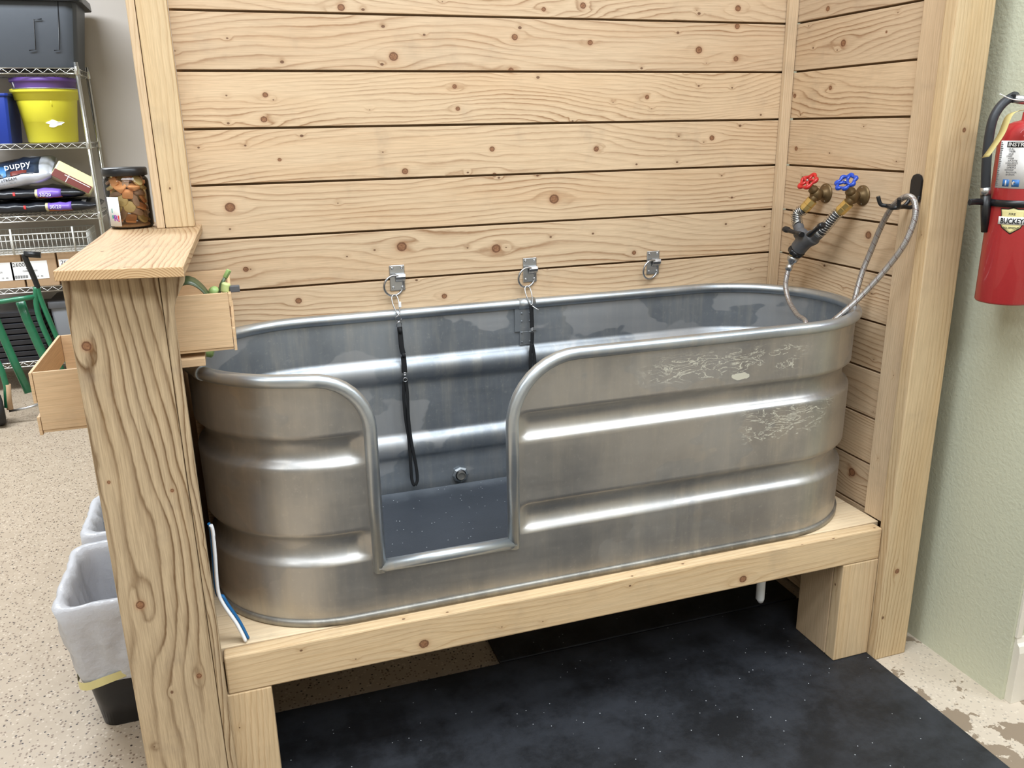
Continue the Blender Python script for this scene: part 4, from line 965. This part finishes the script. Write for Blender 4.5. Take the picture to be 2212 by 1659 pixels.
# ================================================================== WIRE SHELVING AND STOCK
SX1, SX0, SY0, SY1 = -2.478, -3.68, 3.40, 3.85
sh_ = thing('wire_shelving', (-3.08, 3.62, FZ), 'chrome wire shelving unit against the grey wall at left', 'shelving unit')
for (x, y) in ((SX1, SY0), (SX0, SY0), (SX1, SY1), (SX0, SY1)):
    MB().cyl((x, y, FZ), (x, y, 1.905), .0125, 16).build('post', M['chrome'], sh_)
SZ = [1.872, 1.452, 1.033, .605, .14]
for z in SZ:
    mb = MB(); rw = .0028
    for y in (SY0, SY1):
        for zz in (z, z-.030): mb.tube([(SX0, y, zz), (SX1, y, zz)], .0036, 6)
        nz = 40
        zg = [(SX0+(SX1-SX0)*i/nz, y, z-.003 if i % 2 else z-.027) for i in range(nz+1)]; mb.tube(zg, .002, 5)
    for x in (SX0, SX1):
        for zz in (z, z-.030): mb.tube([(x, SY0, zz), (x, SY1, zz)], .0036, 6)
        zg = [(x, SY0+(SY1-SY0)*i/14, z-.003 if i % 2 else z-.027) for i in range(15)]; mb.tube(zg, .002, 5)
    k = int((SX1-SX0)/.026)
    for i in range(1, k): x = SX0+(SX1-SX0)*i/k; mb.tube([(x, SY0, z), (x, SY1, z)], .0018, 5)
    for yy in (SY0+.15, SY0+.3): mb.tube([(SX0, yy, z-.004), (SX1, yy, z-.004)], .0028, 5)
    for (x, y) in ((SX1, SY0), (SX0, SY0), (SX1, SY1), (SX0, SY1)): mb.lathe([(.0155, -.036), (.0165, -.034), (.0145, .008), (.0135, .010)], (x, y, z), (0, 0, 1), 16)
    mb.build('wire_shelf', M['chrome'], sh_)
# tote on top
tt = thing('storage_tote', (-2.85, 3.6, 1.874), 'large charcoal plastic tote with lid on the top shelf', 'storage tote')
def tapered(x0, x1, y0, y1, z0, z1, k, r, name, mat, par, lipo=0):
    A_ = resample(rrect(x0+k, x1-k, y0+k, y1-k, r), 64); B_ = resample(rrect(x0, x1, y0, y1, r), 64); mb = MB()
    mb.grid([[(x, y, z0) for x, y in A_], [(x, y, z1) for x, y in B_]], closed=True); mb.face(range(64)[::-1]); mb.face(range(64, 128)); return mb.build(name, mat, par, .002)
tapered(-3.30, -2.425, 3.36, 3.82, 1.8755, 2.25, .05, .05, 'tote_body', M['darktote'], tt)
tapered(-3.33, -2.395, 3.33, 3.85, 2.225, 2.27, -.003, .05, 'tote_lid', M['black'], tt)
rb = MB()
for i in range(4):
    x = -2.475-.012*i if i < 2 else -2.60-.17*(i-2)
for pts_ in ([(125, 0), (128, 108), (117, 109)], [(90, 41), (73, 42), (77, 107), (63, 109)]):
    rb.tube([at(a, b, 1, 3.385 if b > 60 else 3.365) for a, b in pts_], .003, 6)
rb.build('moulded_line', M['black'], tt)
# blue bin, yellow and purple buckets
tb = thing('blue_bin', (-3.0, 3.55, 1.4535), 'dark blue plastic bin beside the yellow bucket on the second shelf', 'bin')
tapered(-3.16, -2.872, 3.43, 3.78, 1.4545, 1.735, .022, .015, 'bin_body', M['bluebin'], tb)
tapered(-3.168, -2.866, 3.422, 3.788, 1.722, 1.737, 0, .015, 'bin_rim', M['bluebin'], tb)
BX, BY = -2.695, 3.60
yb = thing('yellow_bucket', (BX, BY, 1.4535), 'yellow plastic bucket with torn label on the second shelf', 'bucket')
MB().lathe([(.0, 1.4545), (.130, 1.4545), (.138, 1.462), (.161, 1.70), (.172, 1.702), (.178, 1.74), (.186, 1.742), (.190, 1.748), (.190, 1.762), (.182, 1.766), (.176, 1.758), (.168, 1.72), (.135, 1.47), (.0, 1.465)], (BX, BY, 0), (0, 0, 1), 56, cap=False).build('bucket_body', M['yellow'], yb)
db = math.atan2(CAM.y-BY, CAM.x-BX)
def on_b(dx, z, r): a = db+dx/r; return Vector((BX+r*math.cos(a), BY+r*math.sin(a), z))
lbp = MB(); q = [on_b(.025+.044*math.cos(a)*(1+.25*math.sin(5*a)), 1.565+.018*math.sin(a)*(1+.4*math.cos(3*a)), .150) for a in [2*PI*i/24 for i in range(24)]]
lbp.v = [on_b(.025, 1.565, .150)]+q
for i in range(24): lbp.face([0, 1+i, 1+(i+1) % 24])
lbp.build('torn_label', M['paper'], yb, solid=.003)
MB().tube([on_b(.02, 1.70, .163), on_b(.022, 1.66, .160)], .003, 6).build('moulding_tab', M['yellow'], yb)
MB().tube([on_b(.19*s_/12*1.3, 1.755+.008*math.cos(s_/12*PI/2*0)-.0*abs(s_), .192) for s_ in range(-10, 11)], .003, 6).build('wire_handle', M['zinc'], yb)
pb = thing('purple_bucket', (BX, BY, 1.56), 'purple bucket nested in the top of the yellow bucket', 'bucket')
MB().lathe([(.0, 1.50), (.125, 1.50), (.168, 1.765), (.174, 1.80), (.182, 1.803), (.185, 1.808), (.185, 1.824), (.178, 1.826), (.170, 1.80), (.13, 1.52), (.0, 1.51)], (BX, BY+.002, 0), (0, 0, 1), 56, cap=False).build('bucket_body', M['purple'], pb)
MB().tube([(BX-.150, BY-.093, 1.80), (BX-.145, BY-.09, 1.768)], .004, 6).build('handle_wire', M['white'], pb)
# bags
def pillow(name, c, L, D, Hh, mat, par, rot=0., roll=0., seedn=0., wr=.008):
    """soft bag: superellipse pillow with wrinkles; returns mapper (u along, v over front/top) to points"""
    nu, nv = 36, 24; rows = []; Mx = Matrix.Translation(Vector(c)) @ Matrix.Rotation(rot, 4, 'Y') @ Matrix.Rotation(roll, 4, 'X')
    def pt(s_, a):
        e = (1-abs(s_)**6)**.35; yy = D/2*math.copysign(abs(math.cos(a))**.8, math.cos(a))*(1-.08*(1-e)); zz = Hh/2*math.copysign(abs(math.sin(a))**.8, math.sin(a))*max(.12, e)
        x = L/2*s_; w_ = wr*mnoise.noise(Vector((x*14, yy*12, zz*20+seedn)))+wr*.6*mnoise.noise(Vector((x*34, yy*20, zz*40+seedn)))
        return Mx @ Vector((x, yy*(1+w_*3), zz+w_*(1 if zz > -Hh*.3 else 0)))
    for i in range(nu+1):
        s_ = -1+2*i/nu; rows.append([pt(s_*.999, 2*PI*k/nv) for k in range(nv)])
    mb = MB(); mb.grid(rows, closed=True); mb.face(range(nv)); mb.face([nu*nv+k for k in range(nv)][::-1]); mb.build(name, mat, par)
    return pt
def bag_patch(pt, s0, s1, a0, a1, mat, name, par, lift=.0025, n_=8):
    cen = (pt(0, 0)+pt(0, PI))/2; rows = []
    for j in range(n_+1):
        a = a0+(a1-a0)*j/n_; r_ = []
        for i in range(n_+1):
            p = pt(s0+(s1-s0)*i/n_, a); d = p-cen; d.x = 0; r_.append(p+d.normalized()*lift)
        rows.append(r_)
    return MB().grid(rows).build(name, mat, par, solid=.001)
for i, (zc, dxx, lb) in enumerate(((1.083, 0, 'black pet food bag with purple strip, lowest of the stack on the third shelf'), (1.163, -.045, 'black pet food bag with purple strip, second in the stack on the third shelf'))):
    bg = thing('pet_food_bag', (-2.88, 3.6, zc-.045), lb, 'pet food bag', 'black pet food bags on the third shelf')
    pt = pillow('bag_film', (-2.885+dxx, 3.595, zc), .80, .40, .076, M['bagblack'], bg, seedn=i*5)
    c0 = .47 if i == 0 else .47
    bag_patch(pt, c0-.145, c0+.175, PI+.42, PI-.70, M['baglav'], 'purple_strip', bg); bag_patch(pt, c0-.145, c0+.18, PI+.72, PI+.42, M['bagorange'], 'orange_strip', bg)
    bag_patch(pt, c0-.18, c0-.145, PI+.7, PI-.6, M['cream'], 'cream_edge', bg)
    bag_patch(pt, c0-.47, c0-.44, PI+.1, PI-.3, M['redprint'], 'red_mark', bg)
    pl_ = pt(c0-.12, PI); tx = MB(); text_on(tx, '30/20', .028, (pl_.x, pl_.y-.006, pl_.z-.012), (1, 0, 0), (0, 0, 1)); tx.build('lettering', M['paper'], bg)
    bag_patch(pt, .78, .84, PI-.75, PI-1.0, M['bagsilver'], 'seam_mark', bg)
wb_ = thing('fish_food_bag', (-2.95, 3.55, 1.21), 'silver and blue pet food bag on top of the black bags', 'pet food bag')
pt = pillow('bag_film', (-2.965, 3.56, 1.275), .52, .36, .120, M['bagsilver'], wb_, rot=-.16, roll=.25, seedn=11, wr=.010)
bag_patch(pt, -.95, .75, PI-.42, PI-1.9, M['bagnavy'], 'navy_panel', wb_, .003, 14); bag_patch(pt, -.18, .08, PI-.46, PI-1.4, M['bagblue'], 'blue_panel', wb_, .005)
bag_patch(pt, .16, .5, PI-.46, PI-.8, M['maroon'], 'brown_panel', wb_, .005)
def btxt(s_, size, u_, a, mat, nm='lettering', dz=0.):
    p = pt(u_, a); tx = MB(); text_on(tx, s_, size, (p.x, p.y-.008, p.z+dz), (1, 0, .16), (-.12, .35, .9)); tx.build(nm, mat, wb_)
btxt('PACIFIC STREAM', .024, -.42, PI-.12, M['ink']); btxt('SMOKED SALMON RECIPE', .014, -.40, PI+.12, M['greyink']); btxt('puppy', .06, .05, PI-.95, M['paper'])
cbx = thing('treat_box', (-2.66, 3.5, 1.23), 'cream and maroon wrapped treat package tilted on top of the bags', 'package')
p0 = at(160, 388, 1, 3.46); Mx = Matrix.Translation(p0) @ Matrix.Rotation(.56, 4, 'Y') @ Matrix.Rotation(-.35, 4, 'X')
mb = MB().box(-.115, .115, -.05, .05, -.05, .055, 0, 0, Mx); o = mb.build('wrapper', M['cream'], cbx, .008, 3)
MB().box(-.112, .108, -.0535, -.049, -.050, -.002, 0, 0, Mx).build('maroon_panel', M['maroon'], cbx, .001)
mb = MB().box(-.05, .10, -.0545, -.0535, -.014, -.010, 0, 0, Mx); mb.box(-.03, -.026, -.0545, -.0535, -.05, -.002, 0, 0, Mx); mb.build('pale_line', M['paper'], cbx)
# wire basket standing on boxes
bk_ = thing('wire_basket', (-3.0, 3.55, .812), 'white wire basket resting on the cardboard boxes', 'wire basket')
mb = MB(); x0, x1, y0, y1, z0, z1 = -3.50, -2.565, 3.37, 3.74, .815, .930
for z in (z0, z0+.03, z1-.035, z1): mb.tube([(x0, y0, z), (x1, y0, z), (x1, y1, z), (x0, y1, z)], .0028 if z != z1 else .004, 6, closed=True)
k = 38
for i in range(k+1):
    x = x0+(x1-x0)*i/k; mb.tube([(x, y0, z1), (x, y0, z0), (x, y1, z0), (x, y1, z1)], .0019, 5)
for i in range(13): y = y0+(y1-y0)*i/12; mb.tube([(x1, y, z1), (x1, y, z0), (x0, y, z0), (x0, y, z1)], .0019, 5)
mb.build('wire_frame', M['whitewire'], bk_)
for px_ in (155, 20):
    q = at(px_, 490, 1, y0-.006); MB().tube([(q.x, y0-.008, z0), (q.x, y0-.008, .965)], .0055, 8).build('corner_stake', M['whitewire'], bk_)
# cardboard boxes
def cbox(x0, x1, code, lb):
    b = thing('cardboard_box', ((x0+x1)/2, 3.55, .607), lb, 'cardboard box', 'cardboard boxes on the fourth shelf')
    MB().box(x0, x1, 3.40, 3.74, .6075, .808).build('carton', M['cardboard'], b, .004)
    lx1 = x1-.05; l = MB().box(lx1-.20, lx1, 3.3985, 3.3997, .655, .765).build('label', M['paper'], b)
    tx = MB(); text_on(tx, code, .034, (lx1-.19, 3.3982, .735), (1, 0, 0), (0, 0, 1)); 
    for i, s_ in enumerate(('4-5 LB', 'CASE GOODS')): text_on(tx, s_, .013, (lx1-.12-.02*i, 3.3982, .717-.014*i), (1, 0, 0), (0, 0, 1))
    for i in range(16): tx.box(lx1-.19+i*.0048, lx1-.19+i*.0048+(.003 if i % 3 else .0015), 3.3978, 3.3984, .664, .682)
    text_on(tx, '10   40', .013, (lx1-.07, 3.3982, .667), (1, 0, 0), (0, 0, 1)); tx.build('lettering', M['ink'], l)
cbox(-3.23, -2.955, '25000', 'cardboard box with white label, leftmost of the row under the wire basket')
cbox(-2.945, -2.765, '26003', 'cardboard box with white label, between two others under the wire basket')
cbox(-2.755, -2.50, '26003', 'cardboard box mostly hidden by the half wall ledge, under the wire basket')
# lower stock
gt = thing('grey_tote', (-2.68, 3.55, .1405), 'grey plastic tote with dark lid on the lowest shelf', 'storage tote')
tapered(-2.85, -2.50, 3.42, 3.80, .1425, .46, .02, .03, 'tote_body', M['greytote'], gt); tapered(-2.86, -2.49, 3.41, 3.81, .46, .50, 0, .03, 'tote_lid', M['greyplastic'], gt)
for i in range(9):
    z = .1425+i*.036
    o = MB().box(-3.42, -2.90, 3.40+.004*(i % 2), 3.80, z, z+.030).build('black_tray', M['bagblack'], None, .004)
    tag(o, ('lowest', 'second lowest', 'third lowest', 'fourth lowest', 'middle', 'fourth from the top', 'third from the top', 'second from the top', 'topmost')[i]+' flat black tray in the stack behind the green hand truck', 'tray', 'black trays on the lowest shelf')

# ================================================================== HAND TRUCK
CY = 2.72
def C(x, y, dy=0.): return at(x, y, 1, CY+dy)
ht = thing('hand_truck', (-2.95, CY, FZ), 'green metal hand truck with black grips parked in front of the shelving', 'hand truck')
MB().tube([C(52, 549), C(88, 551)], .0165, 14).build('grip', M['black'], ht)
MB().tube(smoothpath([C(52, 549), C(57, 563), C(67, 585), C(76, 606), C(82, 622)], 4), .0145, 14).build('grip', M['black'], ht)
MB().tube(smoothpath([C(80, 616), C(86, 640), C(102, 680), C(120, 722), C(140, 768), C(160, 815)], 4), .0135, 14).build('frame_tube', M['green'], ht)
MB().tube(smoothpath([C(78, 620), C(78, 650), C(82, 676), C(92, 705), C(110, 745), C(135, 800)], 4), .0145, 14).build('frame_tube', M['green'], ht)
MB().tube([C(-40, 655), C(0, 652), C(40, 646), C(76, 641)], .0135, 14).build('cross_bar', M['white'] if False else M['green'], ht)
MB().tube([C(44, 652, .03), C(58, 690, .03), C(95, 770, .03), C(130, 840, .03)], .024, 8, sx=.4, up=(0, 1, 0)).build('flat_brace', M['green'], ht)
MB().tube([C(-30, 640, .03), C(0, 712, .03), C(30, 780, .03), C(62, 848, .03)], .022, 8, sx=.4, up=(0, 1, 0)).build('flat_brace', M['green'], ht)
MB().tube([C(-20, 755, .0), C(4, 800, .0), C(14, 835, .0), C(16, 880, .0)], .016, 12).build('frame_tube', M['green'], ht)
MB().tube([C(16, 830), C(18, 862), C(22, 884)], .017, 12).build('axle_post', M['cardboard'], ht)
MB().tube([C(20, 888), C(55, 882), C(90, 872)], .007, 10).build('axle', M['zinc'], ht)
wc_ = C(-4, 885); wz = wc_.z; wr_ = max(.04, wz-FZ-.001)
MB().lathe([(.0, -.03), (wr_*.55, -.03), (wr_*.9, -.026), (wr_, -.012), (wr_, .012), (wr_*.9, .026), (wr_*.5, .03), (.0, .03)], (wc_.x, CY, FZ+wr_), (1, .25, 0), 32, cap=False).build('wheel', M['rubbertyre'], ht)
